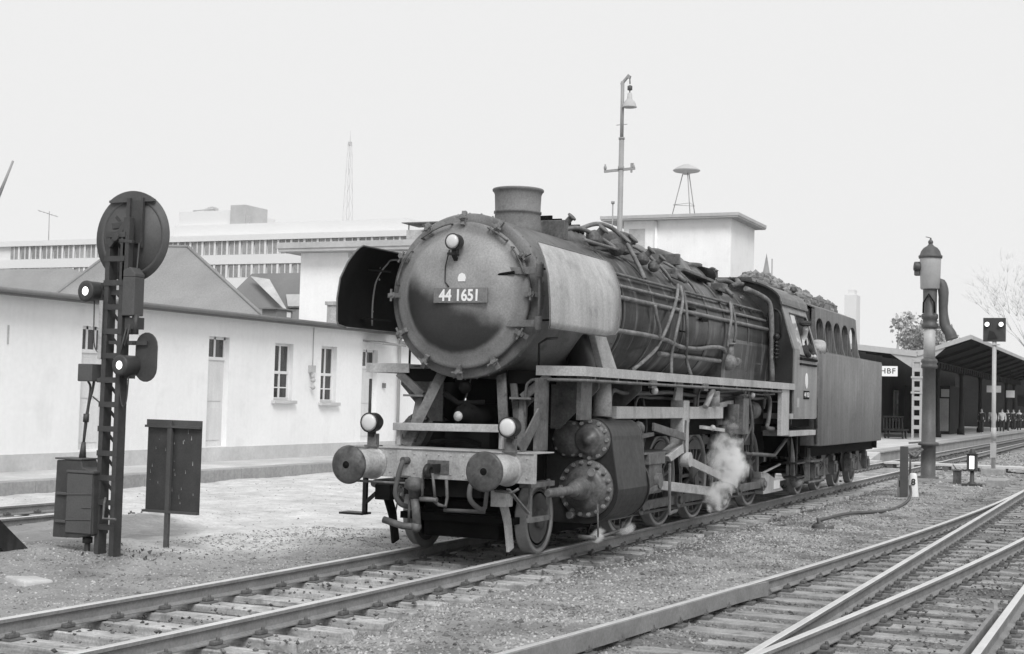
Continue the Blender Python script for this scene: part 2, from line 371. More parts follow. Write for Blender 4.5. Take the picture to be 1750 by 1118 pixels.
# loose ballast: far too many stones to count
def bed_stone():
    n = M_STONE.node_tree; b = n.nodes["Principled BSDF"]; src = b.inputs["Base Color"].links[0].from_socket; Lk = n.links.new
    g = n.nodes.new("ShaderNodeNewGeometry"); sx = n.nodes.new("ShaderNodeSeparateXYZ"); Lk(g.outputs["Position"], sx.inputs[0])
    tn = n.nodes.new("ShaderNodeTexNoise"); tn.inputs["Scale"].default_value = 1.1; tn.inputs["Detail"].default_value = 5; Lk(g.outputs["Position"], tn.inputs["Vector"])
    c = bed_mask(n, sx, tn.outputs[0]); m_ = n.nodes.new("ShaderNodeMath"); m_.operation = 'MULTIPLY'; Lk(src, m_.inputs[0]); Lk(c, m_.inputs[1]); Lk(m_.outputs[0], b.inputs["Base Color"])
def ballast():
    pts = []
    def sc(n, x0, x1, y0, y1, s0, s1, f=None):
        x = RNG.uniform(x0, x1, n); y = RNG.uniform(y0, y1, n); s = RNG.uniform(s0, s1, n)**1.0
        if f is not None: k = f(x, y); x, y, s = x[k], y[k], s[k]
        pts.append(np.stack([x, y, s], 1))
    clump = lambda x, y: vnoise(x*1.1, y*1.1, 9) + .5*RNG.random(len(x)) > .42
    sc(34000, -7, 7, -7.6, 1.2, .009, .027)
    sc(12000, -6, 12, -4.6, -.8, .01, .032, clump)
    sc(17000, 6, 24, -8.5, -.6, .012, .036)
    sc(7000, 24, 60, -9, 1.4, .03, .07)
    sc(12000, -8, 5, 1.0, 4.4, .008, .024, clump); sc(5000, -8, 0, 3.5, 7, .006, .018, clump)
    sc(2600, 0, 22, 1.2, 11., .006, .02, clump)
    sc(200, -4, 25, -7, .9, .03, .05)
    p = np.concatenate(pts); n = len(p)
    dirs = np.array([(1,0,0),(-1,0,0),(0,1,0),(0,-1,0),(0,0,1),(0,0,-1)], float)
    sc3 = p[:, 2][:, None, None]*RNG.uniform(.55, 1.25, (n, 6, 1))
    a = RNG.uniform(0, 2*PI, n); ca, sa = np.cos(a), np.sin(a)
    d = dirs[None] * sc3 * np.array([1.2, .9, .7]); d += RNG.normal(0, .18, (n, 6, 3))*p[:, 2][:, None, None]
    X = d[..., 0]*ca[:, None]-d[..., 1]*sa[:, None]; Y = d[..., 0]*sa[:, None]+d[..., 1]*ca[:, None]
    stray = RNG.random(n) < .5                                    # some grit lies on the sleepers too
    z0 = ground_z(p[:, 0], p[:, 1]) - p[:, 2]*.1
    on = stray & (((np.abs(p[:, 1]) > .86) & (np.abs(p[:, 1]) < 1.3)) | (np.abs(p[:, 1]) < .66) | ((p[:, 1] < -4.9) & (p[:, 1] > -7.1))) & (p[:, 0] < 25) & (RNG.random(n) < .2)
    z0 = np.where(on, -.166 + p[:, 2]*.25, z0)
    v = np.stack([X+p[:, 0][:, None], Y+p[:, 1][:, None], d[..., 2]+z0[:, None]], -1).reshape(-1, 3)
    f = np.array([(0,2,4),(2,1,4),(1,3,4),(3,0,4),(2,0,5),(1,2,5),(3,1,5),(0,3,5)])
    F = (f[None] + (np.arange(n)*6)[:, None, None]).reshape(-1, 3)
    me = bpy.data.meshes.new("ballast"); me.vertices.add(len(v)); me.vertices.foreach_set("co", v.ravel())
    me.loops.add(F.size); me.loops.foreach_set("vertex_index", F.ravel().astype(np.int32))
    me.polygons.add(len(F)); me.polygons.foreach_set("loop_start", np.arange(0, F.size, 3, dtype=np.int32))
    me.update(calc_edges=True); me.materials.append(M_STONE)
    ob = bpy.data.objects.new("ballast", me); COL.objects.link(ob); tag(ob, "loose grey ballast stones and grit strewn between and beside the tracks", "ballast", kind='stuff')
bed_stone(); ballast()

# ------------------------------------------------------------------ tracks
RPROF = [(-.0625,-.149),(.0625,-.149),(.0625,-.138),(.012,-.118),(.009,-.045),(.033,-.034),(.034,-.006),(.027,0),(-.027,0),(-.034,-.006),(-.033,-.034),(-.009,-.045),(-.012,-.118),(-.0625,-.138)]
def rail(parent, path, dz=0., name='rail', prof=RPROF):
    m = MB(); path = [Vector((p[0], p[1], dz)) for p in path]; k = len(prof); vs = []
    for i, p in enumerate(path):
        t = (path[min(i+1, len(path)-1)]-path[max(i-1, 0)]).normalized(); nn = Vector((-t.y, t.x, 0))
        vs += [p + nn*a + Vector((0,0,b)) for a, b in prof]
    m.add(vs, [])
    for i in range(len(path)-1):
        for j in range(k):
            j2 = (j+1) % k; m.f.append([i*k+j, i*k+j2, (i+1)*k+j2, (i+1)*k+j]); m.sm.append(False); m.mi.append(1 if prof is RPROF and j in (6, 7, 8) else 0)
    m.f.append(list(range(k))); m.f.append([(len(path)-1)*k+j for j in reversed(range(k))]); m.sm += [False]*2; m.mi += [0]*2
    return m.build(name, [M_RAILS, M_RAILT], parent)
def sleeper(parent, x, y0, y1, rails, skew=0., sink=0., wood=M_WOOD):
    skew = random.gauss(0, .012); x += random.gauss(0, .012)
    m = MB(); w = .13 + random.uniform(-.012, .012); j = lambda: random.uniform(-.012, .012); zt = -.166-sink
    m.hexa([(x-w+j()-skew, y0+j(), -.3),(x+w+j()-skew, y0, -.3),(x+w+j()+skew, y1, -.3),(x-w+j()+skew, y1+j(), -.3),
            (x-w+j()-skew, y0+j()*3, zt+j()*.3),(x+w+j()-skew, y0, zt+j()*.3),(x+w+j()+skew, y1, zt+j()*.3),(x-w+j()+skew, y1+j()*3, zt+j()*.3)])
    for r in rails:
        m.box((x-.085, r-.16, zt-.01), (x+.085, r+.16, -.1495), 1)
        for sy in (-1, 1):
            m.box((x-.06, r+sy*.064, -.15), (x+.06, r+sy*.12, -.112), 1)
            m.cyl((x, r+sy*.105, -.12), (x, r+sy*.105, -.085), .018, 6, 1)
    return m.build('sleeper', [wood, M_PLATE], parent, bevel=.012)

trk = thing('railway_track', "straight track with worn wooden sleepers carrying the steam locomotive", 'railway track', (0, 0, -.2))
def curve_off(u): return .0035*max(0, -u-.5)**2
us = [-12+.5*i for i in range(24)] + [0+2*i for i in range(80)]
for sgn in (-1, 1): rail(trk, [(u, sgn*.7535+curve_off(u)) for u in us])
u = -9.6; kk = 0
while kk < 84:
    c0 = curve_off(u); sleeper(trk, u, c0-1.28+random.uniform(-.06, .06), c0+1.28+random.uniform(-.06, .06), (c0-.7535, c0+.7535), sink=.004*random.random())
    u += .62; kk += 1

to = thing('railway_turnout', "pair of tracks parting at a turnout in the right foreground, with check rails", 'turnout', (0, -5.5, -.2))
ua = [-14+1*i for i in range(38)]
rail(to, [(u, float(yA(u))) for u in ua], -.003); rail(to, [(u, float(yA(u))-1.52) for u in ua], -.003)
ub = [-14+4*i for i in range(24)]
rail(to, [(u, -4.79) for u in ub]); rail(to, [(u, -6.31) for u in ub])
CHK = [(-.018,-.13),(.018,-.13),(.018,.012),(-.018,.012)]
def flare(u, a, b): return .07*max(0, (a+.7-u)/.7) + .07*max(0, (u-b+.7)/.7)
uc = [-7+.35*i for i in range(23)]
rail(to, [(u, float(yA(u))-.095-flare(u, -7, .9)) for u in uc], 0., 'check_rail', CHK)
rail(to, [(u, -6.31+.095+flare(u, -7.4, .7)) for u in uc], 0., 'check_rail', CHK)
u = -9.3; kk = 0
while kk < 92:
    a = float(yA(u)) if u < 22 else -4.79
    sleeper(to, u, -7.15+random.uniform(-.05, .05), a+.75+random.uniform(-.06, .06), sorted({round(r, 3) for r in ((a, a-1.52, -4.79, -6.31) if a > -4.55 else (-4.79, -6.31))}), sink=.008+.014*random.random(), wood=M_WOODD)
    u += .6; kk += 1

sid = thing('siding_track', "half buried siding along the shed platform, ending behind the disc signal", 'railway track', (0, 7.9, -.2))
rail(sid, [(-14+2*i, 8.62) for i in range(9)] + [(4.2, 8.6)], -.01); rail(sid, [(-14+2*i, 7.12) for i in range(9)] + [(3.4, 7.1)], -.01)
u = -9.
while u < 4.3: sleeper(sid, u, 6.6, 9.2, (7.12, 8.62)); u += .65

# ------------------------------------------------------------------ the locomotive
L = thing('steam_locomotive', "big black steam locomotive with round smokebox door and smoke deflectors, number 44 1651", 'locomotive', (0, 0, 0))
ZC = 3.08
def both(m, name, mt, parent=L, bevel=0.):
    a = m.build(name, mt, parent, bevel); b = m.mirror().build(name, mt, parent, bevel); return a, b

# boiler and smokebox
def bprof(R0, R1): return R0
m = MB(); m.lathe([(1.2, .90), (1.2, .985), (1.215, 1.0), (1.32, 1.0), (1.33, .985), (4.0, .985), (4.0, .965), (4.05, .965)], (0, 0, ZC), (1, 0, 0), 64)
for i in range(40):
    a = 2*PI*i/40; m.sphere((1.26, 1.0*math.cos(a), ZC+1.0*math.sin(a)), .016, 6)
    m.sphere((3.9, .985*math.cos(a), ZC+.985*math.sin(a)), .014, 6)
smokebox = m.build('smokebox', M_SMOKE, L)
m = MB(); m.lathe([(4.05, .955), (4.06, .975), (8.9, .985), (9.0, 1.0), (12.05, 1.0), (12.06, .9)], (0, 0, ZC), (1, 0, 0), 64)
boiler = m.build('boiler', M_BOIL, L)
for x in (4.08, 5.35, 6.75, 8.1, 9.02, 10.5):
    r = .985 if x < 8.9 else 1.004
    b = MB(); b.lathe([(-.035, r), (-.03, r+.009), (.03, r+.009), (.035, r)], (x, 0, ZC), (1, 0, 0), 64); b.build('boiler_band', M_BOIL, boiler)
m = MB(); m.prism([(-.98, ZC), (-1.0, 2.9), (-.95, 2.45), (-.9, 1.5), (.9, 1.5), (.95, 2.45), (1.0, 2.9), (.98, ZC)], 'x', 9.0, 12.04); m.build('firebox', M_BOIL, L)
for x in (9.6, 10.3, 11.0):                                      # washout plugs on the firebox shoulder
    for a in (28, 44):
        c = V(x, -1.0*math.cos(math.radians(a)), ZC+1.0*math.sin(math.radians(a))); d = V(0, c.y, c.z-ZC).normalized()
        b = MB(); b.lathe([(-.02, .07), (.02, .065), (.03, .035), (.06, .03)], c, d, 12); b.build('washout_plug', M_BOIL, boiler)

# smokebox door: flat dusty rim, convex dish coloured darker on its lower half
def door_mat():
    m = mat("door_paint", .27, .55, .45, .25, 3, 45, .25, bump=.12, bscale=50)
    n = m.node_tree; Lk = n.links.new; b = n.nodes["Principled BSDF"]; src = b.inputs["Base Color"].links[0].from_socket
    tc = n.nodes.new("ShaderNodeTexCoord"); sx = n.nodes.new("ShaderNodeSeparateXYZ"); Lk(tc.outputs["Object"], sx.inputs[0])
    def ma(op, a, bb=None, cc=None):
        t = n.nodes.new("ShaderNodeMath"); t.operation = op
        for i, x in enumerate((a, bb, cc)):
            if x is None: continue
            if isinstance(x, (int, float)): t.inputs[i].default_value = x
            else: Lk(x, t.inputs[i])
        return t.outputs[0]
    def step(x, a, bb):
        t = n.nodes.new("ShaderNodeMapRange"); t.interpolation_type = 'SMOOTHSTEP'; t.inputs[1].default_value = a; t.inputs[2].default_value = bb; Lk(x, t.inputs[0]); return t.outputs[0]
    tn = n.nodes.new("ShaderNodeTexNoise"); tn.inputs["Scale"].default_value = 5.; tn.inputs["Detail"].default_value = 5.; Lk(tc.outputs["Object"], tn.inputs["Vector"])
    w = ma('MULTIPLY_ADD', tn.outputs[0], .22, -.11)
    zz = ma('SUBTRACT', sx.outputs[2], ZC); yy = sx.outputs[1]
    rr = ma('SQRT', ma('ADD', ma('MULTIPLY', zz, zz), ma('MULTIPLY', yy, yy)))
    rim = step(ma('ADD', rr, ma('MULTIPLY', w, .3)), .74, .66)             # the darker part stays inside the dish
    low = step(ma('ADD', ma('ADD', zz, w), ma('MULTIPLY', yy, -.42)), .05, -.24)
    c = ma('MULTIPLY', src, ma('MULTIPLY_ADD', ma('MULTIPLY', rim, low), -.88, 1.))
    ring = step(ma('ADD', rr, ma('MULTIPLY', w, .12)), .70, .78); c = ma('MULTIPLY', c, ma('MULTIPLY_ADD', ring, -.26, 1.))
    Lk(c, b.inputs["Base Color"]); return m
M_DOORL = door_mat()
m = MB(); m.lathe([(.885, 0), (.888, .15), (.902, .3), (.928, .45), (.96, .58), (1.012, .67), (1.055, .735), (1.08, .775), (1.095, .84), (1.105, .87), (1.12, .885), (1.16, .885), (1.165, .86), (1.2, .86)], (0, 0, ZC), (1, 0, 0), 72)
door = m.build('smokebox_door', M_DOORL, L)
for k in range(12):
    a = math.radians(k*30); cy, cz = math.cos(a), math.sin(a); b = MB(); R3 = lambda r, x: V(x, r*cy, ZC+r*cz)
    b.bar(R3(.84, 1.065), R3(1.01, 1.12), .055, .045, (1, 0, 0)); b.cyl(R3(.93, 1.0), R3(.93, 1.16), .022, 8); b.cyl(R3(.93, 1.04), R3(.93, 1.075), .042, 6)
    t = V(0, -cz, cy); b.bar(R3(.93, 1.03)-t*.075, R3(.93, 1.03)+t*.075, .02, .02, (1, 0, 0))
    b.build('door_clamp', M_SMOKE, door)
for z, ln in ((3.36, -.62), (2.74, -.6)):
    b = MB(); b.bar((1.085, -1.06, z), (1.06, ln, z), .03, .085, (0, 0, 1)); b.cyl((1.06, -1.03, z-.08), (1.06, -1.03, z+.08), .045, 12)
    b.build('door_hinge', M_SMOKE, door, bevel=.006)
b = MB(); b.cyl((1.07, -1.03, 2.62), (1.07, -1.03, 3.46), .02, 8); b.build('hinge_pin', M_SMOKE, door)
b = MB(); b.tube([(1.03, -.72, 3.34), (.98, -.55, 3.31), (.93, -.33, 3.22)], .017, 8); b.build('door_handle', M_DARK, door)
for a0, a1 in ((48, 66), (15, 40), (100, 128), (142, 172)):
    pts = [(1.04, .87*math.cos(math.radians(-a+0)), ZC+.87*math.sin(math.radians(a))) for a in np.linspace(a0, a1, 8)]
    if a0 in (15, 48): pts = [(x, -abs(y), z) for x, y, z in pts]
    else: pts = [(x, abs(y), z) for x, y, z in pts]
    MB().tube([(1.11, pts[0][1], pts[0][2])]+pts+[(1.11, pts[-1][1], pts[-1][2])], .013, 6).build('grab_rail', M_DUST, door)
plate = MB().box((.858, -.455, 2.968), (.885, .255, 3.148)).build('number_plate', M_SMOKE, door, bevel=.004)
letters("44 1651", .19, (.856, -.09, 3.052), (0, -1, 0), (0, 0, 1), M_WHITE, plate, .004, .005, sx=.86)
b = MB(); b.prism([(-.10+y, z-.035) for y, z in ((-.045, 3.26), (.045, 3.26), (.052, 3.30), (.035, 3.345), (0, 3.36), (-.035, 3.345), (-.052, 3.30))], 'x', .882, .90); b.build('works_badge', M_WHITE, door)
def lamp(o, d, r, ln, parent, name='headlight'):
    o, d = V(*o), V(*d).normalized(); b = MB()
    b.lathe([(0, r*.86), (.0, r*1.02), (.02, r*1.05), (.05, r), (ln*.55, r*.98), (ln*.8, r*.72), (ln, r*.3), (ln+.01, 0)], o, -d, 24)
    b.box((o.x+.05, o.y-.03, o.z-r*1.45), (o.x+.13, o.y+.03, o.z-r*.9))
    ob = b.build(name, M_BLK, parent)
    g = MB(); g.lathe([(.028, 0), (.026, r*.4), (.018, r*.7), (0, r*.9)], o, d, 24); g.build('lens', M_LENS, ob); return ob
tl = lamp((.74, -.035, 3.685), (-1, 0, -.04), .095, .22, L)
b = MB(); b.bar((.85, 0, 3.55), (1.0, 0, 3.42), .05, .03); b.box((.78, -.05, 3.535), (.9, .05, 3.56)); b.tube([(.86, .06, 3.6), (.9, .13, 3.4), (.885, .12, 3.22), (.87, .06, 3.16)], .008, 6); b.build('bracket', M_BLK, tl)

# chimney, domes
m = MB(); m.lathe([(-.25, .335), (-.08, .315), (.05, .30), (.09, .298), (.10, .312), (.125, .312), (.135, .297), (.34, .305), (.375, .318), (.39, .335), (.41, .338), (.42, .33), (.42, .27), (.05, .26)], (2.66, 0, 4.16), (0, 0, 1), 40)
m.build('chimney', M_SMOKE, L)
m = MB(); m.cyl((2.66, 0, 4.22), (2.66, 0, 4.23), .25, 24); m.build('chimney_throat', M_SOOTBLK, L)
def dome(x0, x1, top, w, name, lid=True):
    m = MB(); n = 14; rows = []
    xs_ = [x0-.28, x0-.05, x0+.08, x0+.2, x1-.2, x1-.08, x1+.05, x1+.28]; hs = [0, .45, .85, 1, 1, .85, .45, 0]
    vs = []
    for x, h in zip(xs_, hs):
        for j in range(n+1):
            a = math.radians(40+100*j/n); yb, zb = 1.0*math.cos(a)*.99, ZC+.965*math.sin(a)
            k = max(0, 1-abs((j-n/2)/(n/2))**2.4); zt = ZC+.965*math.sin(a)+(top-4.045)*k*h
            vs.append((x, yb*(w if 0 < h else 1), zt))
    fs = [(i*(n+1)+j, (i+1)*(n+1)+j, (i+1)*(n+1)+j+1, i*(n+1)+j+1) for i in range(len(xs_)-1) for j in range(n)]
    m.add(vs, fs, True); d = m.build(name, M_BOIL, L)
    if lid:
        q = MB(); q.lathe([(-.06, .24), (.02, .24), (.035, .22), (.04, 0)], ((x0+x1)/2-.2, 0, top), (0, 0, 1), 24); q.box(((x0+x1)/2-.5, -.02, top), ((x0+x1)/2+.1, .02, top+.055)); q.build('lid', M_DUST, d)
    return d
dome(6.25, 7.25, 4.36, .72, 'sand_dome'); dome(7.9, 9.0, 4.40, .8, 'steam_dome', False); dome(9.7, 10.9, 4.30, .72, 'sand_dome')
for x in (6.9, 9.55):                                            # sanding valves low on the domes' flanks
    for s in (-1, 1):
        b = MB(); b.box((x-.16, s*.62, 3.80), (x+.14, s*.84, 3.92)); b.bar((x-.3, s*.8, 3.80), (x+.42, s*.84, 3.76), .05, .05); b.cyl((x, s*.8, 3.86), (x, s*.96, 3.72), .04, 8); b.build('sanding_valve', M_DUST, L, bevel=.01)
# feedwater and pump piping on the boiler top behind the chimney
m = MB(); m.lathe([(0, .0), (.02, .2), (.1, .25), (1.5, .25), (1.58, .2), (1.6, 0)], (3.45, .12, 4.05), (1, 0, 0), 20); hw = m.build('feedwater_heater', M_DUST, L)
m = MB()
for k in range(9): m.box((3.5+k*.17, -.05, 4.25), (3.54+k*.17, .3, 4.34+.03*(k % 2)))
m.build('heater_ribs', M_DARK, hw)
m = MB()
m.tube(smooth_path([(3.5, -.3, 4.15), (3.8, -.42, 4.2), (4.4, -.5, 4.12), (4.7, -.6, 4.02)]), .032, 8)
m.tube(smooth_path([(4.0, -.35, 4.22), (4.6, -.35, 4.36), (5.05, -.4, 4.36), (5.2, -.55, 4.2), (5.25, -.75, 3.85), (5.2, -.88, 3.62)]), .032, 8)
m.tube(smooth_path([(3.6, -.55, 4.02), (4.4, -.62, 4.0), (5.6, -.55, 4.05), (6.2, -.5, 4.1)]), .025, 8)
m.tube(smooth_path([(5.4, -.3, 4.2), (5.9, -.5, 4.15), (6.3, -.75, 3.9), (6.5, -.86, 3.7)]), .025, 8)
m.tube(smooth_path([(7.0, -.55, 4.05), (7.2, -.7, 3.95), (7.5, -.85, 3.75), (7.6, -.93, 3.6)]), .022, 8)
m.build('steam_pipe', M_PIPE, L)
m = MB()
for x, y, z, s in ((3.6, -.25, 4.2, .09), (4.15, -.5, 4.1, .12), (4.9, -.55, 4.05, .13), (5.6, -.42, 4.13, .12), (5.85, -.62, 3.98, .1), (6.0, -.74, 3.88, .09)):
    m = MB(); m.sphere((x, y, z), s, 10, (1.3, 1, 1)); m.cyl((x, y, z), (x, y-.12, z+.12), s*.5, 8); m.lathe([(0, s*.8), (.03, s*.8)], (x, y-.12, z+.12), (0, -1, 1), 8); m.build('boiler_valve', M_DUST, L, bevel=.01)
MB().box((5.3, -.5, 4.05), (5.75, .1, 4.34)).build('valve_box', M_DUST, L, bevel=.03); MB().box((3.42, -.35, 4.0), (3.56, .3, 4.27)).build('heater_bracket', M_DUST, L, bevel=.01)
m = MB()
m.box((7.95, -.5, 4.1), (8.05, -.2, 4.28)); m.bar((7.95, -.52, 4.02), (9.5, -.56, 3.96), .18, .05); m.build('foot_plate', M_DUST, L, bevel=.01)
m = MB(); m.lathe([(0, .14), (.05, .15), (.5, .15), (.55, .1), (.57, 0)], (9.95, -.25, 4.12), (1, 0, .02), 14); m.build('turbo_generator', M_DARK, L)
m = MB()
for x, y in ((10.95, -.18), (11.15, .2), (11.35, -.12)):
    m.lathe([(0, .08), (.12, .08), (.14, .055), (.26, .05), (.27, .07), (.3, .02)], (x, y, 4.05), (0, 0, 1), 12)
m.tube(smooth_path([(10.6, -.35, 4.06), (11.0, -.45, 4.1), (11.4, -.5, 4.05), (11.7, -.55, 4.1)]), .04, 8)
m.tube([(11.1, -.5, 4.0), (11.3, -.6, 4.08), (11.5, -.5, 4.15)], .05, 8); m.build('safety_valve', M_DUST, L)
# long pipes and handrails along the boiler's sides
def rpt(x, z, r=1.03): return (x, -math.sqrt(max(0, r*r-(z-ZC)**2)), z)
for z, r, rr, nm in ((3.58, .022, 1.045, 'handrail'), (3.41, .026, 1.04, 'sand_pipe_run'), (3.25, .032, 1.045, 'feed_pipe')):
    m = MB(); m.tube([rpt(x, z, rr) for x in np.linspace(3.6, 11.7, 12)], r, 8)
    for x in np.arange(4.1, 11.7, 1.25): m.cyl(rpt(x, z, .97), rpt(x, z, rr), .016, 6)
    both(m, nm, M_PIPE if nm != 'handrail' else M_DUST)
def drape(pts, r, mt=M_PIPE, k=5): return MB().tube(smooth_path([rpt(*p) if len(p) == 2 or len(p) == 3 and p[2] > 0 else p for p in pts], k), r, 8)
sp = [[(6.66, 3.66), (6.3, 3.45), (6.0, 3.25), (5.69, 2.96), (5.5, 2.65)], [(6.76, 3.65), (6.55, 3.42), (6.31, 3.2), (6.14, 2.85), (6.25, 2.6)], [(6.85, 3.65), (6.68, 3.4), (6.62, 3.1), (6.75, 2.8), (7.05, 2.55)], [(5.13, 3.24), (5.19, 3.06), (5.37, 2.91), (5.45, 2.77)], [(9.45, 3.6), (9.2, 3.34), (8.97, 3.05), (9.0, 2.8)], [(9.5, 3.58), (9.4, 3.35), (9.38, 3.1), (9.33, 2.9)]]
for i, s_ in enumerate(sp):
    pts = [rpt(x, z, 1.08) for x, z in s_]
    if i == 0: pts += [(4.9, -1.02, 2.45), (4.15, -1.12, 2.3)]
    if i in (1, 2): pts += [(pts[-1][0]+(.1 if i == 2 else -.1), -1.0, 2.28)]
    m = MB().tube(smooth_path(pts, 5), .026, 8); both(m, 'sand_pipe', M_DUST if i % 3 == 2 else M_PIPE)
m = MB().tube(smooth_path([rpt(x, z, 1.05) for x, z in ((3.58, 2.8), (5.0, 2.8), (5.9, 2.77), (6.6, 2.71), (7.5, 2.71), (8.2, 2.77), (8.8, 2.78), (9.1, 2.72))]), .034, 8); both(m, 'injector_pipe', M_PIPE)
m = MB().tube(smooth_path([rpt(x, z, 1.05) for x, z in ((5.8, 2.57), (7.1, 2.57), (9.1, 2.57), (9.5, 2.58), (11.7, 2.6))]), .036, 8)
m.sphere((9.35, -.98, 2.56), .16, 12, (1.2, .8, .9)); m.cyl((9.35, -1.0, 2.6), (9.35, -1.0, 2.85), .06, 10); m.cyl((9.75, -.97, 2.58), (9.95, -.97, 2.58), .08, 10); m.lathe([(0, .1), (.03, .1)], (9.35, -1.0, 2.86), (0, 0, 1), 10)
both(m, 'feed_valve', M_PIPE)
m = MB().tube(smooth_path([(11.0, -.8, 3.95), (11.5, -.95, 3.86), (11.78, -1.03, 3.76), (11.86, -1.06, 3.55), (11.9, -1.07, 3.1), (11.95, -1.08, 2.3)]), .05, 10); m.build('cab_steam_pipe', M_PIPE, L)
m = MB()
for k in range(5): m.lathe([(0, .055), (.03, .055)], (11.9, -1.16, 2.72+k*.07), (0, 0, 1), 10)
m.cyl((11.9, -1.16, 2.6), (11.9, -1.16, 3.1), .025, 8); m.sphere((11.9, -1.16, 3.12), .07, 8); m.build('cab_valve', M_BLK, L)
m = MB(); m.box((6.9, -1.04, 3.30), (7.2, -.98, 3.33)); m.box((7.5, -1.0, 3.16), (7.85, -1.05, 3.2)); m.box((6.5, -1.03, 2.93), (6.85, -1.0, 2.95)); m.build('step_iron', M_DARK, L)

# smoke deflectors: upright sheets that lean inwards above mid height
def deflector():
    m = MB(); rows = [(2.66, -1.335, .66, 2.45), (2.69, -1.385, .57, 2.66), (2.74, -1.395, .55, 2.74), (3.0, -1.39, .53, 2.83), (3.25, -1.36, .54, 2.89), (3.45, -1.285, .58, 2.94), (3.58, -1.21, .63, 2.98), (3.63, -1.17, .66, 2.98), (3.655, -1.15, .70, 2.92)]
    vs = []; t = .012; k = 9
    for off in (0, t):
        for z, y, a, b in rows: vs += [(a+(b-a)*i/(k-1), y+off, z) for i in range(k)]
    n = len(rows)*k; fs = []
    for r in range(len(rows)-1):
        for i in range(k-1):
            q = (r*k+i, r*k+i+1, (r+1)*k+i+1, (r+1)*k+i); fs += [q, tuple(reversed([x+n for x in q]))]
    rim = [i for i in range(k)] + [r*k+k-1 for r in range(1, len(rows))] + [(len(rows)-1)*k+i for i in range(k-2, -1, -1)] + [r*k for r in range(len(rows)-2, 0, -1)]
    for a, b in zip(rim, rim[1:]+rim[:1]): fs.append((b, a, a+n, b+n))
    m.add(vs, fs, True); edge = [Vector(vs[i]) for i in rim]; return m, edge
m, edge = deflector()
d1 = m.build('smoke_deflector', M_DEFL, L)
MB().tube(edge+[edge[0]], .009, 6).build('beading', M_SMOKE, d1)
mm = m.mirror(); d2 = mm.build('smoke_deflector', [M_SOOTBLK], L); d2['label'] = "deflector sheet with black inner face"  # far sheet coloured black all over, the near one pale
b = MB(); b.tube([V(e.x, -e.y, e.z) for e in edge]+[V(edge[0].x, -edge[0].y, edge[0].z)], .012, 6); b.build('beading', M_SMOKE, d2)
b = MB()                                                         # inner stiffener frame of the far sheet
b.tube(smooth_path([(1.35, 1.37, 2.72), (1.33, 1.36, 3.0), (1.36, 1.33, 3.3), (1.45, 1.24, 3.5), (1.6, 1.2, 3.57), (2.6, 1.2, 3.57)]), .012, 6)
for z in (2.9, 3.1, 3.3, 3.45): b.sphere((1.34, 1.36 if z < 3.3 else 1.28, z), .014, 6)
b.build('stiffener', M_SMOKE, d2)
for s, d in ((-1, d1), (1, d2)):
    b = MB()
    for x, z, yo in ((1.1, 3.4, 1.29), (2.3, 3.4, 1.29), (1.1, 2.8, 1.38), (2.4, 2.8, 1.38)): MB().bar((x, s*.97 if z > 3 else s*.95, z-.03), (x, s*yo, z), .05, .02).build('stay', M_SOOTBLK, d)

# running boards
def board():
    m = MB()
    m.prism([(1.42, -.86), (1.42, -1.465), (12.1, -1.465), (12.1, -.6), (2.0, -.6)][::-1], 'z', 2.215, 2.25)
    ed = [(1.42, -.86), (1.42, -1.465), (12.1, -1.465)]
    for (x0, y0), (x1, y1) in zip(ed[:-1], ed[1:]): m.bar((x0, y0, 2.2), (x1, y1, 2.2), .022, .115)
    return m
both(board(), 'running_board', M_DEFL)
m = MB(); m.tube(smooth_path([(1.36, -.76, 1.4), (1.36, -.76, 1.95), (1.37, -.80, 2.06), (1.38, -.9, 2.09), (1.39, -1.40, 2.09), (1.46, -1.48, 2.09), (1.7, -1.49, 2.09), (4.0, -1.49, 2.09), (7.0, -1.49, 2.09), (11.0, -1.49, 2.09)], 3), .02, 8)
for x in (1.8, 2.6, 3.3, 4.1, 4.9, 5.7, 6.5, 7.3, 8.1, 8.9, 9.7, 10.4): m.box((x-.02, -1.47, 2.09), (x+.02, -1.44, 2.17))
for x in (3.9, 6.3): m.box((x-.1, -1.5, 2.04), (x+.1, -1.45, 2.15))
m.build('lubrication_pipe', M_DUST, L)
b = MB(); b.tube([(1.44, -.88, 2.25), (1.44, -.88, 2.52), (1.5, -.95, 2.58), (1.7, -1.0, 2.6)], .016, 6); b.build('front_handrail', M_BLK, L); b = MB(); b.tube([(1.44, .87, 2.25), (1.44, .87, 2.56), (1.6, .9, 2.62)], .016, 6); b.build('front_handrail', M_BLK, L)
for x in (4.28, 9.4):
    b = MB().sphere((x, -1.36, 2.02), .06, 12); b.cyl((x, -1.3, 2.05), (x, -1.3, 2.2), .02, 8); o_ = b.build('running_gear_lamp', M_BLK, L)
    MB().sphere((x-.02, -1.385, 2.01), .052, 12).build('lens', M_LENS, o_)
m = MB()                                                         # plates and hangers under the board
for x, w in ((2.15, .42), (3.72, .3)): both(MB().prism([(-.75, 1.5), (-.75-w*.3, 1.5), (-1.38, 2.0), (-1.38, 2.15), (-.75, 2.15)], 'x', x, x+.03), 'board_bracket', M_DUST, bevel=.006)
MB().box((1.62, -1.36, 1.62), (1.98, -1.3, 2.16)).build('hanger_plate', M_DUST, L, bevel=.006)
MB().box((1.1, -1.02, 1.25), (1.45, -.98, 2.1)).build('hanger_plate', M_DUST, L, bevel=.006)
MB().bar((.75, -.98, 1.26), (1.15, -1.04, 1.7), .16, .02, (0, 1, 0)).build('hanger_stay', M_DUST, L)

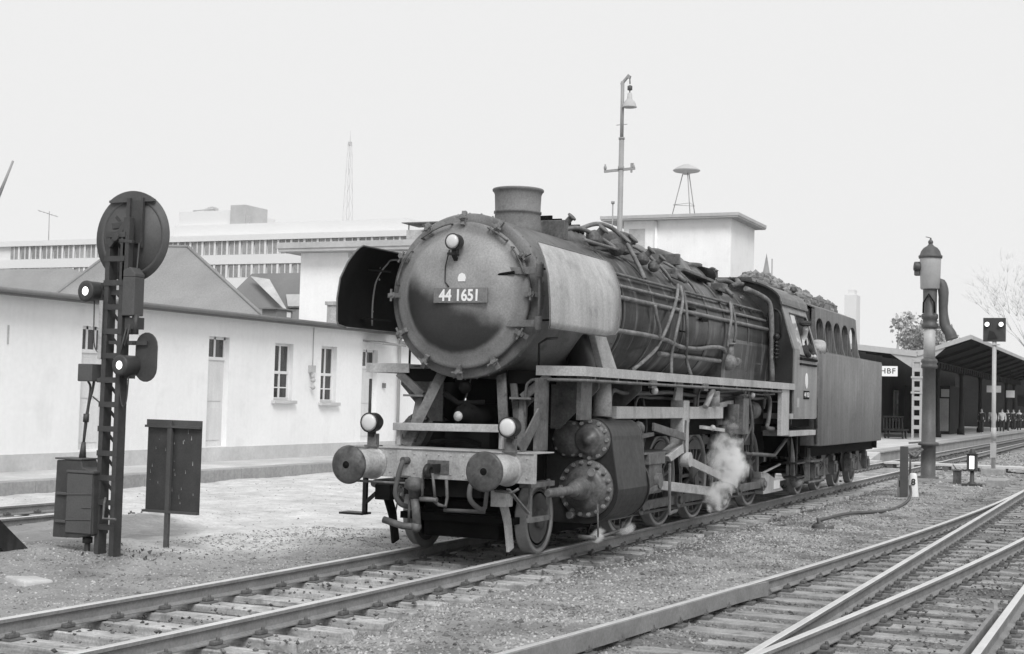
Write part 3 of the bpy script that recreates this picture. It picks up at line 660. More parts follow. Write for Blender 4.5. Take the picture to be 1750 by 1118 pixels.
# main frame, saddle, front end
m = MB()
for s in (-1, 1): m.prism([(.7, .88), (.7, 1.22), (1.3, 1.26), (1.6, 1.55), (12.9, 1.5), (13.3, 1.1), (13.3, .75), (12.4, .58), (5, .5), (3.4, .5), (2.2, .8)], 'y', s*.52, s*.6)
m.prism([(-.4, 2.3), (-.5, 1.9), (-.62, 1.5), (-.62, .62), (.62, .62), (.62, 1.5), (.5, 1.9), (.4, 2.3)], 'x', 2.35, 3.55)
m.box((4.0, -.52, .62), (12.5, .52, 1.35)); m.box((5.0, -.9, 1.35), (11.9, .9, 2.12)); m.box((.72, -.5, .7), (2.3, .5, 1.1)); m.box((1.25, -.5, .18), (2.5, .5, .62)); m.box((2.6, -.6, .16), (12.6, .6, .6))  # low boxes added to darken the underside, in place of brake gear
frame = m.build('main_frame', M_DARK, L)
m = MB(); m.box((.62, -1.21, .9), (.70, 1.21, 1.24)); m.box((.6, -1.21, 1.235), (1.2, 1.21, 1.25))
for y in list(np.arange(-1.12, 1.2, .16)):
    for z in (.96, 1.18): m.sphere((.62, y, z), .014, 6)
for y in (-.45, .45): m.box((.605, y-.1, .92), (.62, y+.1, 1.22))
beam = m.build('buffer_beam', M_LIGHT, L, bevel=.004)
def buffer(y, flat, parent, x0=0., d=1, xb=.62):
    b = MB(); o_ = (x0, y, 1.05); D_ = (d, 0, 0)
    face = [(0.0, 0), (.002, .12), (.006, .2), (.02, .223), (.045, .223), (.06, .2), (.075, .1)] if flat else [(0.0, 0), (.006, .08), (.022, .16), (.045, .205), (.065, .223), (.085, .22), (.1, .19), (.11, .1)]
    b.lathe(face + [(.11, .085), (.3, .085)], o_, D_, 36)
    bo = b.build('buffer', M_BUF, parent)
    g = MB(); g.lathe([(.16, .1), (.165, .145), (.3, .16), (.56, .168), (.6, .175), (.605, .19), (.62, .19)], o_, D_, 36); g.build('buffer_socket', M_LIGHT, bo)
    g = MB(); g.lathe([(-.0015, 0), (-.001, .04), (.006, .045)], o_, D_, 20); g.build('grease_patch', M_DARK, bo)
    return bo
buffer(-.875, True, L); buffer(.875, False, L)
for y in (-.92, .88):
    h = lamp((.50, y, 1.53), (-1, 0, -.03), .115, .26, L); b = MB(); b.box((.58, y-.06, 1.25), (.66, y+.06, 1.4)); b.box((.56, y-.09, 1.245), (.7, y+.09, 1.265)); b.build('lamp_iron', M_DUST, h, bevel=.005)
m = MB(); m.bar((1.0, .78, 1.485), (1.0, -.66, 1.505), .2, .09); m.bar((1.0, .74, 1.26), (1.0, .74, 1.46), .05, .05); m.bar((1.0, -.62, 1.26), (1.0, -.62, 1.47), .05, .05); m.build('front_step', M_DEFL, L, bevel=.006)
for s in (-1, 1): MB().box((1.46, s*.46, 2.04), (1.9, s*.92, 2.2)).build('board_beam', M_DARK, L)
for s in (-1, 1):
    b = MB(); b.bar((1.42, s*.40, 2.14), (1.02, s*.66, 1.25), .13, .03, (1, 0, .3)); b.bar((1.5, s*.52, 2.12), (1.3, s*.72, 1.3), .09, .03, (1, 0, .3)); b.build('frame_stay', M_DUST, L, bevel=.006)
    b = MB(); b.box((1.28, s*.58, 1.85), (1.62, s*.86, 1.875)); b.prism([(s*.6, 1.85), (s*.84, 1.85), (s*.64, 1.66)], 'x', 1.42, 1.45); b.bar((1.45, s*1.02, 2.14), (1.45, s*.68, 1.87), .10, .05, (1, 0, 0)); b.bar((1.44, s*.70, 1.86), (1.30, s*.74, 1.3), .09, .05, (1, 0, 0)); b.build('tread_bracket', M_SMOKE, L)
b = MB(); b.tube([(.72, 1.0, 1.24), (.72, 1.0, 2.05)], .018, 8); b.build('shunter_rail', M_BLK, L)
m = MB(); m.lathe([(0, 0), (.0, .07), (.1, .08), (.14, .16), (1.1, .16)], (1.15, 0, 1.63), (1, 0, 0), 20); m.box((1.35, -.3, 1.2), (2.4, .3, 1.5))
for k in range(8):
    a = k*PI/4; m.cyl((1.27, .13*math.cos(a), 1.63+.13*math.sin(a)), (1.33, .13*math.cos(a), 1.63+.13*math.sin(a)), .018, 6)
m.tube([(1.1, -.3, 1.3), (1.1, -.1, 1.36), (1.1, .2, 1.33), (1.2, .4, 1.3)], .03, 8); m.tube([(1.3, .3, 1.9), (1.3, .1, 1.78), (1.4, -.2, 1.8)], .035, 8); m.sphere((1.3, .02, 1.98), .08, 10)
m.build('inside_valve_gear', M_DARK, L)
m = MB(); m.lathe([(0, 0), (.01, .05), (.03, .06), (.05, 0)], (1.12, 0, 1.63), (-1, 0, 0), 14); m.build('valve_plug', M_DEFL, L)
# drawhook, screw coupling, hoses
m = MB(); m.bar((.62, 0, 1.03), (.42, 0, 1.03), .07, .1); m.tube(smooth_path([(.45, 0, 1.05), (.36, 0, 1.06), (.3, 0, 1.01), (.33, 0, .95), (.42, 0, .95)]), .035, 8); hook = m.build('draw_hook', M_BLK, L); MB().box((.607, -.14, .96), (.622, .14, 1.12)).build('hook_plate', M_DUST, hook, bevel=.004)
m = MB()
for y in (-.075, .075): m.tube([(.36, y*.8, .98), (.38, y, .82), (.40, y*1.1, .7)], .017, 8)
m.tube([(.40, .11, .68), (.40, -.11, .68)], .028, 8); m.tube([(.43, -.06, .66), (.46, -.1, .62), (.52, -.16, .6), (.55, -.16, .7), (.52, -.16, .9)], .02, 8); m.build('screw_coupling', M_DUST, hook)
m = MB(); m.tube(smooth_path([(.58, .42, 1.1), (.5, .42, 1.06), (.47, .45, .9), (.46, .47, .72), (.5, .42, .6), (.62, .36, .56)]), .03, 8); m.cyl((.62, .4, 1.1), (.52, .42, 1.1), .045, 10); m.build('brake_hose', M_HOSE, L)
m = MB(); m.tube(smooth_path([(.62, -.5, .95), (.5, -.48, .85), (.46, -.5, .7), (.5, -.6, .6), (.55, -.64, .6)]), .03, 8); m.tube(smooth_path([(.6, -.66, .9), (.55, -.66, .75), (.56, -.64, .6)]), .025, 8); m.tube([(.6, -.1, .55), (.6, -.62, .56)], .022, 8); m.build('brake_hose', M_HOSE, L)
m = MB(); m.lathe([(0, .06), (.03, .11), (.12, .12), (.15, .07), (.24, .06)], (.42, .2, .92), (0, 0, -1), 14); m.tube([(.42, .2, .7), (.40, .16, .55), (.38, .13, .36)], .05, 10); m.tube([(.38, .13, .36), (.36, .3, .36), (.36, .56, .42)], .04, 10); m.sphere((.38, .14, .36), .065, 10); m.tube([(.42, .26, .7), (.42, .26, .4)], .018, 6)
m.build('steam_heating_hose', M_HEAT, L)
MB().tube([(.5, 1.02, .84), (.5, .3, .84)], .016, 6).build('uncoupling_bar', M_DUST, L); m = MB(); m.tube([(.66, -.72, .8), (.5, -1.0, .8), (.5, -1.08, .85)], .016, 6); m.build('uncoupling_bar', M_DUST, L)
# steps and rail guards
m = MB(); m.bar((.78, 1.06, .9), (.78, 1.06, .42), .05, .05, (1, 0, 0)); m.box((.68, 1.04, .42), (.9, 1.36, .445)); m.bar((.78, .8, .78), (.78, 1.06, .56), .04, .04); m.build('step', M_BLK, L)
m = MB(); m.box((.86, -1.08, .44), (1.46, -1.02, .5)); m.bar((.9, -1.05, .46), (.9, -1.05, .92), .06, .03); m.bar((1.42, -1.05, .46), (1.42, -1.05, .92), .06, .03); m.box((.8, -1.1, .84), (1.5, -.95, .9)); m.bar((.5, -.95, .84), (.88, -1.04, .55), .05, .02); m.build('step', M_DUST, L, bevel=.004)
for s in (-1, 1):
    b = MB(); b.bar((.74, s*.76, .74), (.92, s*.76, .45), .15, .035, (0, 1, 0)); b.bar((.92, s*.76, .46), (1.02, s*.76, .10), .15, .035, (0, 1, 0)); b.box((.66, s*.66, .62), (.84, s*.86, .8)); b.build('rail_guard', M_LIGHT if s < 0 else M_DARK, L, bevel=.006)
MB().box((.80, -.79, .735), (.815, -.73, .795)).build('rail_guard_mark', M_WHITE, L)
m = MB(); m.prism([(1.18, .5), (1.3, .5), (1.36, .34), (1.2, .36)], 'y', -.55, .55); m.box((1.1, -.75, .38), (2.3, .75, .46)); m.build('pony_truck', M_DARK, L)

# wheels
def wheel(x, r, spokes, hub, parent, y, crank=None, cw=False, name='driving_wheel'):
    s = -1 if y < 0 else 1; b = MB(); o_ = (x, y, r); D_ = (0, s, 0)
    b.lathe([(-.05, r-.13), (-.05, r-.065), (.045, r-.065), (.045, r-.125), (.02, r-.14), (-.05, r-.14)], o_, D_, 48)
    b.lathe([(-.07, 0), (-.07, hub), (.08, hub), (.09, hub*.8), (.09, 0)], o_, D_, 20)
    if spokes:
        for k in range(spokes):
            a = 2*PI*(k+.5)/spokes; c, sn = math.cos(a), math.sin(a)
            b.bar((x+c*hub*.8, y+s*.01, r+sn*hub*.8), (x+c*(r-.12), y, r+sn*(r-.12)), .05, .06, (0, 1, 0))
    else: b.lathe([(-.02, r-.1), (.0, hub), (.02, hub), (.02, r*.6), (.045, r-.1)], o_, D_, 32)
    if cw:
        pts = [(x+(r-.13)*math.cos(math.radians(a)), r+(r-.13)*math.sin(math.radians(a))) for a in range(45, 140, 8)]
        b.prism(pts, 'y', y-.03*s, y+.06*s)
    if crank: b.prism([(x+crank[0]*1.0+.13*math.cos(t), r+crank[1]+.13*math.sin(t)) for t in np.linspace(0, 2*PI, 12, endpoint=False)], 'y', y+.02*s, y+.1*s); b.bar((x, y+.06*s, r), (x+crank[0], y+.06*s, r+crank[1]), .2, .08, (0, 1, 0))
    w = b.build(name, M_WHEEL, parent)
    t = MB(); t.lathe([(-.07, r-.065), (-.07, r+.025), (-.055, r+.028), (-.04, r+.006), (.06, r-.003), (.065, r-.008), (.065, r-.065), (-.07, r-.065)], o_, D_, 64); t.build('tyre', M_TYRE, w)
    return w
CRK = (.13, -.30)
AX = [4.57, 6.27, 7.97, 9.67, 11.37]
for s in (-1, 1):
    wheel(1.72, .425, 0, .12, L, s*.76, name='leading_wheel')
    for i, x in enumerate(AX): wheel(x, .70, 15, .17, L, s*.76, CRK, True)
m = MB()
for x, r in [(1.72, .425)]+[(x, .7) for x in AX]: m.cyl((x, -.75, r), (x, .75, r), .09, 12)
m.build('axle', M_DARK, L)
for x, z in ((1.5, .33), (1.94, .34)): pass
# cylinders
def hull(c0, r0, c1, r1, inner):
    pts = []
    for a in range(20, 181, 10): pts.append((c0[0]-r0*math.sin(math.radians(a)-PI/2+PI/2) if False else c0[0]+r0*math.cos(math.radians(a)), c0[1]+r0*math.sin(math.radians(a))))
    for a in range(180, 281, 10): pts.append((c1[0]+r1*math.cos(math.radians(a)), c1[1]+r1*math.sin(math.radians(a))))
    return [(inner, c0[1]+r0*.6)] + pts + [(inner, c1[1]-r1)]
VC, CC = (-1.21, 1.375), (-1.14, .77)
def cylinder_block():
    m = MB(); m.prism(hull(VC, .27, CC, .44, -.55), 'x', 2.38, 3.5); return m
a_, b_ = both(cylinder_block(), 'cylinder_block', M_BLK, bevel=.01)
for s, par in ((-1, a_), (1, b_)):
    b = MB(); o1 = (2.4, s*1.16, .77); o2 = (2.4, s*1.21, 1.375); D_ = (-1, 0, 0)
    b.lathe([(0, .36), (.05, .36), (.06, .35), (.06, .285), (.10, .265), (.13, .23), (.14, .17), (.15, .14), (.3, .13), (.32, .11), (.42, .10), (.44, .075), (.44, 0)], o1, D_, 40)
    for k in range(18):
        a = 2*PI*k/18; p = V(2.36, o1[1]+.322*math.cos(a), o1[2]+.322*math.sin(a)); b.cyl(p, p-V(.05, 0, 0), .028, 6, 1); b.cyl(p-V(.05, 0, 0), p-V(.075, 0, 0), .014, 6, 1)
    b.cyl((2.2, s*1.05, .45), (2.1, s*1.05, .45), .045, 10); b.cyl((2.2, s*1.3, .98), (2.16, s*1.3, .98), .05, 10, 1)
    b.build('cylinder_cover', [M_COVER, M_BOLT], par)
    b = MB(); b.lathe([(0, .255), (.05, .255), (.06, .24), (.06, .2), (.12, .185), (.14, .15), (.15, .06), (.2, .05), (.21, 0)], o2, D_, 32)
    for k in range(12):
        a = 2*PI*k/12; p = V(2.36, o2[1]+.225*math.cos(a), o2[2]+.225*math.sin(a)); b.cyl(p, p-V(.05, 0, 0), .026, 6, 1)
    b.lathe([(0, .23), (.05, .23), (.06, .21), (.09, .19), (.1, 0)], (2.4, s*.93, 1.37), D_, 28)
    for k in range(10):
        a = 2*PI*k/10; p = V(2.36, s*.93+.2*math.cos(a), 1.37+.2*math.sin(a)); b.cyl(p, p-V(.045, 0, 0), .022, 6, 1)
    b.build('valve_chest_cover', [M_COVER, M_BOLT], par)
    b = MB(); b.lathe([(0, .435), (.045, .435), (.045, 0)], (3.5, s*1.16, .77), (1, 0, 0), 32); b.lathe([(0, .265), (.05, .265), (.05, .12), (.2, .12), (.22, 0)], (3.5, s*1.21, 1.375), (1, 0, 0), 28)
    for k in range(16):
        a = 2*PI*k/16; b.cyl((3.53, s*1.16+.4*math.cos(a), .77+.4*math.sin(a)), (3.59, s*1.16+.4*math.cos(a), .77+.4*math.sin(a)), .022, 6)
    b.build('cylinder_cover', M_BLK, par)
    b = MB(); b.lathe([(0, .04), (.06, .055), (.72, .055), (.76, .085), (1.0, .085)], (1.14, s*1.16, .77), (1, 0, 0), 16); b.build('tail_rod_tube', M_DUST, par)
    b = MB(); b.tube([(2.5, s*1.3, .3), (2.5, s*1.3, .2), (2.1, s*1.35, .18)], .025, 6); b.tube([(3.3, s*1.3, .3), (3.3, s*1.3, .2), (2.1, s*1.38, .18)], .02, 6); b.cyl((2.05, s*1.2, .2), (2.05, s*1.42, .2), .03, 8); b.tube([(2.2, s*1.38, .6), (2.14, s*1.42, .2)], .012, 6); b.build('drain_cock', M_DUST, par)
m = MB(); m.prism([(2.82, 2.80), (3.22, 2.80), (3.80, 2.25), (3.26, 2.25)], 'y', -.93, -1.02); both(m, 'steam_pipe_casing', M_LIGHT, bevel=.01)
m = MB(); m.cyl((2.85, -.75, 2.7), (2.9, -1.08, 1.55), .17, 18); both(m, 'steam_pipe_main', M_BLK)
m = MB(); m.tube([(2.72, -1.22, 2.14), (2.66, -1.24, 1.65)], [.1, .13], 12); both(m, 'steam_inlet', M_LIGHT)
# motion
def motion(s):
    k = lambda *p: (p[0], s*p[1], p[2])
    m = MB(); m.box(k(2.95, 1.17, 1.63), k(5.75, 1.33, 1.79)); m.box(k(5.98, 1.22, 1.62), k(7.72, 1.36, 1.80)); m.box(k(5.72, 1.14, 1.12), k(6.0, 1.34, 1.89)); m.prism([(5.05, 1.10), (5.72, 1.26), (5.72, 1.12), (5.2, 1.02)], 'y', s*1.14, s*1.34); m.prism([(5.6, 1.89), (5.75, 2.16), (6.0, 2.16), (5.98, 1.86)], 'y', s*1.2, s*1.24); m.prism([(6.0, 1.62), (6.35, 1.62), (6.05, 1.3)], 'y', s*1.2, s*1.25)
    m.build('motion_bracket', M_DEFL if s < 0 else M_DUST, L, bevel=.008)
    m = MB(); m.bar(k(3.6, 1.2, 1.1), k(5.7, 1.2, 1.1), .09, .08); m.box(k(3.7, .9, 1.14), k(5.7, 1.3, 1.17)); m.build('slide_bar', M_DUST, L)
    m = MB(); m.box(k(4.28, 1.08, 1.0), k(4.98, 1.32, 1.16)); m.box(k(4.36, 1.1, .6), k(4.9, 1.3, 1.02)); m.cyl(k(4.66, 1.05, .77), k(4.66, 1.37, .77), .11, 16); m.cyl(k(3.5, 1.16, .77), k(4.4, 1.16, .77), .05, 12)
    m.bar(k(5.0, 1.38, 1.0), k(5.03, 1.38, .28), .06, .03, (0, 1, 0)); m.bar(k(5.0, 1.38, .30), k(5.4, 1.36, .32), .05, .04); m.build('crosshead', M_DUST, L, bevel=.008)
    m = MB(); m.bar(k(4.66, 1.24, .74), k(8.1, 1.24, .40), .16, .05, (0, 1, 0)) if False else m.hexa([k(4.6, 1.21, .66), k(8.1, 1.21, .36), k(8.1, 1.27, .36), k(4.6, 1.27, .66), k(4.6, 1.21, .79), k(8.1, 1.21, .50), k(8.1, 1.27, .50), k(4.6, 1.27, .79)] if s > 0 else [k(4.6, 1.27, .66), k(8.1, 1.27, .36), k(8.1, 1.21, .36), k(4.6, 1.21, .66), k(4.6, 1.27, .79), k(8.1, 1.27, .50), k(8.1, 1.21, .50), k(4.6, 1.21, .79)])
    m.cyl(k(8.1, 1.17, .40), k(8.1, 1.31, .40), .17, 20); m.cyl(k(8.1, 1.3, .40), k(8.1, 1.36, .40), .07, 12); m.build('connecting_rod', M_LIGHT, L, bevel=.008)
    m = MB()
    for a, b in zip(AX[:-1], AX[1:]):
        m.bar(k(a+CRK[0], 1.02, .7+CRK[1]), k(b+CRK[0], 1.02, .7+CRK[1]), .13, .05, (0, 1, 0))
    for a in AX: m.cyl(k(a+CRK[0], .82, .7+CRK[1]), k(a+CRK[0], 1.08, .7+CRK[1]), .12, 16); m.cyl(k(a+CRK[0], 1.08, .7+CRK[1]), k(a+CRK[0], 1.12, .7+CRK[1]), .06, 12)
    m.build('coupling_rod', M_DUST, L, bevel=.006)
    m = MB(); m.bar(k(5.85, 1.34, 1.03), k(8.2, 1.40, .60), .12, .045, (0, 1, 0)); m.cyl(k(5.85, 1.28, 1.03), k(5.85, 1.42, 1.03), .11, 14); m.bar(k(8.1, 1.38, .40), k(8.22, 1.38, .62), .13, .05, (0, 1, 0)); m.cyl(k(8.22, 1.36, .6), k(8.22, 1.46, .6), .1, 14); m.build('eccentric_rod', M_DEFL, L, bevel=.006)
    m = MB(); m.bar(k(4.3, 1.36, 1.52), k(5.74, 1.36, 1.36), .11, .04, (0, 1, 0)); m.tube([k(5.86, 1.3, 1.0), k(5.78, 1.3, 1.25), k(5.82, 1.3, 1.6)], .06, 8); m.bar(k(4.0, 1.3, 1.5), k(4.05, 1.3, .85), .07, .04, (0, 1, 0)); m.bar(k(3.72, 1.3, 1.375), k(4.3, 1.34, 1.42), .08, .05); m.sphere(k(3.85, 1.3, 1.5), .1, 10); m.bar(k(4.05, 1.33, .62), k(4.7, 1.33, .7), .07, .04, (0, 1, 0)); m.build('valve_gear', M_DUST, L, bevel=.006)
    m = MB(); m.bar(k(6.1, 1.3, 1.74), k(9.1, 1.25, 1.9), .08, .03, (0, 1, 0)); m.tube([k(6.6, 1.4, 1.8), k(6.75, 1.42, 1.95), k(6.9, 1.42, 2.06), k(6.98, 1.42, 1.98)], .045, 8); m.cyl(k(7.2, 1.35, 1.82), k(7.2, 1.35, 2.05), .1, 12); m.sphere(k(6.95, 1.42, 1.48), .05, 10); m.bar(k(6.4, 1.4, 1.5), k(7.6, 1.4, 1.44), .05, .05); m.build('reversing_gear', M_LIGHT, L)
    m = MB(); m.box(k(8.6, 1.3, 1.36), k(8.95, 1.45, 1.95)); m.cyl(k(8.3, 1.36, 1.45), k(8.3, 1.36, 1.85), .1, 12); m.cyl(k(8.76, 1.36, 1.3), k(8.76, 1.36, 1.0), .06, 10); m.tube(smooth_path([k(9.0, 1.4, 2.1), k(9.15, 1.42, 1.8), k(9.3, 1.4, 1.5), k(9.2, 1.3, 1.2)]), .025, 8); m.tube(smooth_path([k(8.7, 1.42, 1.95), k(8.74, 1.44, 2.05), k(8.9, 1.4, 2.18)]), .02, 8); m.lathe([(0, .12), (.04, .12)], k(8.78, 1.36, 1.98), (0, 0, 1), 12); m.build('lubricator', M_DUST, L, bevel=.01)
    for x in (3.75, 5.42, 7.12, 8.82, 10.52): m = MB(); m.prism([(x-.1, 1.1), (x+.1, 1.1), (x+.16, .75), (x+.1, .4), (x-.02, .4), (x+.02, .75)], 'y', s*.74, s*.84); m.tube([k(x-.1, .8, .42), k(x-.3, .8, .2), k(x-.38, .8, .12)], .018, 6); m.build('brake_hanger', M_BLK, L)
    m = MB(); m.tube(smooth_path([k(10.6, 1.25, 2.1), k(10.9, 1.3, 1.95), k(10.85, 1.3, 1.6), k(10.75, 1.3, 1.45), k(11.2, 1.3, 1.42)]), .04, 8); m.tube(smooth_path([k(9.7, 1.2, 1.9), k(9.9, 1.25, 1.6), k(10.1, 1.2, 1.2), k(10.4, 1.1, 1.0)]), .03, 8); m.tube([k(10.0, 1.1, 1.0), k(11.9, 1.15, .92), k(12.6, 1.2, 1.2)], .035, 8); m.cyl(k(10.0, 1.1, 1.75), k(10.5, 1.1, 1.75), .16, 14); m.build('injector', M_DUST, L)
    m = MB(); m.prism([(11.55, .62), (12.05, .58), (12.6, .46), (13.3, .2), (11.75, .2)], 'y', s*.85, s*1.0); m.bar(k(11.6, 1.02, .6), k(12.9, 1.02, .72), .04, .03); m.build('ash_pan', M_DEFL, L, bevel=.005)
motion(-1); motion(1)
def gear_clutter(s):                                              # dark springs, rigging and pipework between wheels and running board
    k = lambda *p: (p[0], s*p[1], p[2])
    for a, b in zip(AX[:-1], AX[1:]):
        m = MB(); c = (a+b)/2
        for q in range(5): w = .62-.09*q; m.bar(k(c-w, .66, 1.18+.03*q), k(c+w, .66, 1.18+.03*q), .1, .026)
        m.bar(k(c, .66, 1.1), k(c, .66, 1.4), .12, .14, (1, 0, 0)); m.build('spring', M_SPRING, L)
    for z, y, x0, x1, r in ((1.98, 1.2, 3.0, 11.2, .03), (1.90, 1.05, 4.4, 10.6, .022), (2.05, 1.34, 6.4, 11.0, .018)):
        MB().tube(smooth_path([k(x0, y, z-.3), k(x0+.1, y, z)] + [k(x, y+.02*math.sin(x*3), z-.02*math.sin(x*2)) for x in np.linspace(x0+.6, x1, 9)]), r, 8).build('pipe', M_SPRING, L)
    m = MB(); m.lathe([(0, 0), (.02, .12), (.06, .17), (1.2, .17), (1.24, .12), (1.26, 0)], k(9.3, 1.0, 1.72), (1, 0, 0), 18); m.build('air_reservoir', M_SPRING, L)
    MB().bar(k(3.9, .86, .26), k(11.6, .86, .24), .05, .035).build('brake_rod', M_SPRING, L)
    for x in (5.0, 6.9, 8.6, 10.3): MB().tube(smooth_path([k(x, .95, 1.95), k(x+.12, .98, 1.5), k(x+.3, .84, 1.0), k(x+.42, .78, .3)]), .018, 6).build('sand_delivery_pipe', M_SPRING, L)
    for x in (6.7, 8.1, 9.5, 10.9): MB().prism([(x, 2.14), (x+.28, 2.14), (x+.06, 1.78), (x, 1.78)], 'y', s*1.18, s*1.2).build('gusset', M_SPRING, L)
gear_clutter(-1); gear_clutter(1)
MB().box((12.5, -1.012, .26), (12.95, -1.002, .42)).build('ash_pan_plate', M_WHITE, L)

# cab
YB, YT, ZW, ZE = 1.45, 1.18, 2.9, 3.76
def roof_pts(o_=0.): return [(-(YT+.05)-o_, ZE+.0)] + [(1.23*math.sin(math.radians(a)), ZE+.03+.46*math.cos(math.radians(a))) for a in range(-80, 81, 10)] + [(YT+.05+o_, ZE)]
cab = MB(); cab.prism([(-YB+.02, 1.5), (-YB+.02, ZW), (-YT, ZE)] + roof_pts()[1:-1] + [(YT, ZE), (YB-.02, ZW), (YB-.02, 1.5)], 'x', 12.02, 12.06)
cabw = cab.build('cab_front', M_BLK, L)
m = MB(); rp = roof_pts(); inner = [(y*.985, z-.03) for y, z in rp]
m.prism(rp + inner[::-1], 'x', 11.92, 14.15)
for y in (-1.235, 1.235): m.bar((11.9, y, ZE+.0), (14.1, y, ZE+.0), .03, .045)
for y in (-.75, .75): m.bar((11.92, y, 4.17), (14.1, y, 4.17), .02, .03)
m.prism([(-.55, 4.17), (-.5, 4.3), (.5, 4.3), (.55, 4.17)], 'x', 12.5, 13.6); m.build('cab_roof', M_BOIL, L)
for s in (-1, 1):
    q = lambda z: s*(YB if z <= ZW else YB-(YB-YT)*(z-ZW)/(ZE-ZW)); P_ = lambda x, z: (x, q(z), z)
    m = MB(); t = .03
    m.slab([P_(12.06, 1.62), P_(14.05, 1.62), P_(14.05, 2.8), P_(12.06, 2.8)], t); m.slab([P_(12.06, 2.8), P_(12.5, 2.8), P_(12.5, ZW), P_(12.06, ZW)], t); m.slab([P_(13.92, 2.8), P_(14.05, 2.8), P_(14.05, ZW), P_(13.92, ZW)], t)
    m.slab([P_(12.06, ZW), P_(12.5, ZW), P_(12.5, ZE), P_(12.06, ZE)], t); m.slab([P_(13.92, ZW), P_(14.05, ZW), P_(14.05, ZE), P_(13.92, ZE)], t); m.slab([P_(12.5, 3.6), P_(13.92, 3.6), P_(13.92, ZE), P_(12.5, ZE)], t)
    side = m.build('cab_side', M_CAB, L)
    f = MB(); f.tube([P_(12.5, 2.8), P_(12.5, 3.6), P_(13.92, 3.6), P_(13.92, 2.8), P_(12.5, 2.8)], .025, 6); f.slab([P_(12.96, 2.8), P_(13.02, 2.8), P_(13.02, 3.6), P_(12.96, 3.6)], .03); w = f.build('window', M_BLK, side)
    f = MB(); f.slab([P_(12.5, 2.82), P_(12.97, 2.82), P_(12.97, 3.59), P_(12.5, 3.59)], .012); f.build('pane', mat("cab_pane" + str(s), .45, .12, .8, .1, 2, 20, .05), w)  # pale glass: its bright reflection is put into the base colour
    f = MB(); f.box((12.5, s*(YB+.012), 2.72), (13.9, s*(YB+.05), 2.77)); f.build('arm_rest', M_DARK, side); f = MB(); f.box((12.5, s*(YB+.012), 2.62), (13.9, s*(YB+.04), 2.66)); f.build('rain_strip', M_DARK, side)
    f = MB().box((12.86, s*(YB+.012), 1.98), (13.3, s*(YB+.03), 2.14)); np_ = f.build('number_plate', M_DARK, side, bevel=.004)
    letters("44 1651", .13, (13.08, s*(YB+.03), 2.058), (-s, 0, 0), (0, 0, 1), M_WHITE, np_, .003, .003)
    f = MB(); f.prism([(13.08+.1*math.cos(a), 2.33+.15*math.sin(a)) for a in np.linspace(0, 2*PI, 16, endpoint=False)], 'y', s*(YB+.012), s*(YB+.026)); f.build('works_plate', M_WHITE, side)
    f = MB().box((12.3, s*(YB+.012), 1.82), (12.48, s*(YB+.022), 2.0)); f.build('inspection_plate', M_DEFL, side)
    f = MB(); f.tube([(14.06, s*1.47, 1.4), (14.06, s*1.47, 2.7)], .018, 8); f.build('cab_handrail', M_DUST, side)
    # front spectacle window
    f = MB(); cy = s*1.08; pts = [(cy-.13*1, 3.12), (cy+.13, 3.12), (cy+.135, 3.45)] + [(cy+.135*math.cos(math.radians(a)), 3.45+.2*math.sin(math.radians(a))) for a in range(20, 161, 20)] + [(cy-.135, 3.45)]
    f.prism(pts, 'x', 12.005, 12.018); f.build('front_window_pane', M_GLASS, cabw); g = MB(); g.tube([(12.0, y, z) for y, z in pts]+[(12.0, *pts[0])], .018, 6); g.build('front_window_frame', M_BLK, cabw)
    m = MB(); m.box((11.25, s*1.36, 1.3), (11.82, s*1.44, 2.17)); m.box((11.82, s*.95, 1.60), (13.98, s*1.46, 1.70)); m.box((11.82, s*.95, 1.28), (14.0, s*1.46, 1.38)); m.box((11.9, s*1.05, 1.9), (12.0, s*1.4, 1.93)); m.build('cab_step', M_DEFL, L, bevel=.006)
    m = MB(); m.bar((13.2, s*1.15, 1.3), (13.2, s*1.15, .5), .06, .03); m.bar((13.7, s*1.15, 1.3), (13.7, s*1.15, .5), .06, .03); m.box((13.1, s*1.02, .72), (13.85, s*1.3, .75)); m.box((13.1, s*1.05, .45), (13.85, s*1.3, .48)); m.build('cab_ladder', M_BLK, L)
m = MB(); m.box((12.3, -1.3, 1.45), (14.1, 1.3, 1.6)); m.box((12.1, -1.0, 1.6), (12.5, 1.0, 3.6)); m.build('cab_floor', M_SOOTBLK, L)
m = MB(); m.tube(smooth_path([(13.3, -1.1, 1.2), (13.42, -1.12, .9), (13.5, -1.12, .55), (13.65, -1.1, .33), (14.0, -1.1, .28), (14.4, -1.08, .32)]), .06, 10); both(m, 'tender_hose', M_PIPE)

# ------------------------------------------------------------------ tender
T = thing('tender', "grey riveted coal tender with a row of arched recesses, coupled behind the locomotive cab", 'tender', (0, 0, 0))
def rrect(x0, x1, y, r, n=5):
    pts = []
    for cx, cy, a0 in ((x1-r, y-r, 0), (x0+r, y-r, 90), (x0+r, -y+r, 180), (x1-r, -y+r, 270)): pts += arc(cx, cy, r, a0, a0+90, n)
    return pts
m = MB(); m.prism(rrect(14.22, 21.35, 1.5, .2), 'z', 1.05, 2.93, smooth=True); tank = m.build('water_tank', M_TEND, T, bevel=.02)
m = MB(); m.bar((14.3, -1.46, 2.93), (21.2, -1.46, 2.93), .04, .05); m.bar((14.3, 1.46, 2.93), (21.2, 1.46, 2.93), .04, .05); m.tube([(14.22, -1.42, 1.1), (14.22, -1.42, 3.0)], .03, 8)
m.build('tank_edge', M_TEND, tank)
m = MB(); m.cyl((14.55, -1.36, 2.93), (14.55, -1.36, 3.12), .16, 14); m.sphere((14.55, -1.36, 3.12), .16, 14, (1, 1, .5)); m.build('filler_lid', M_DEFL, T)
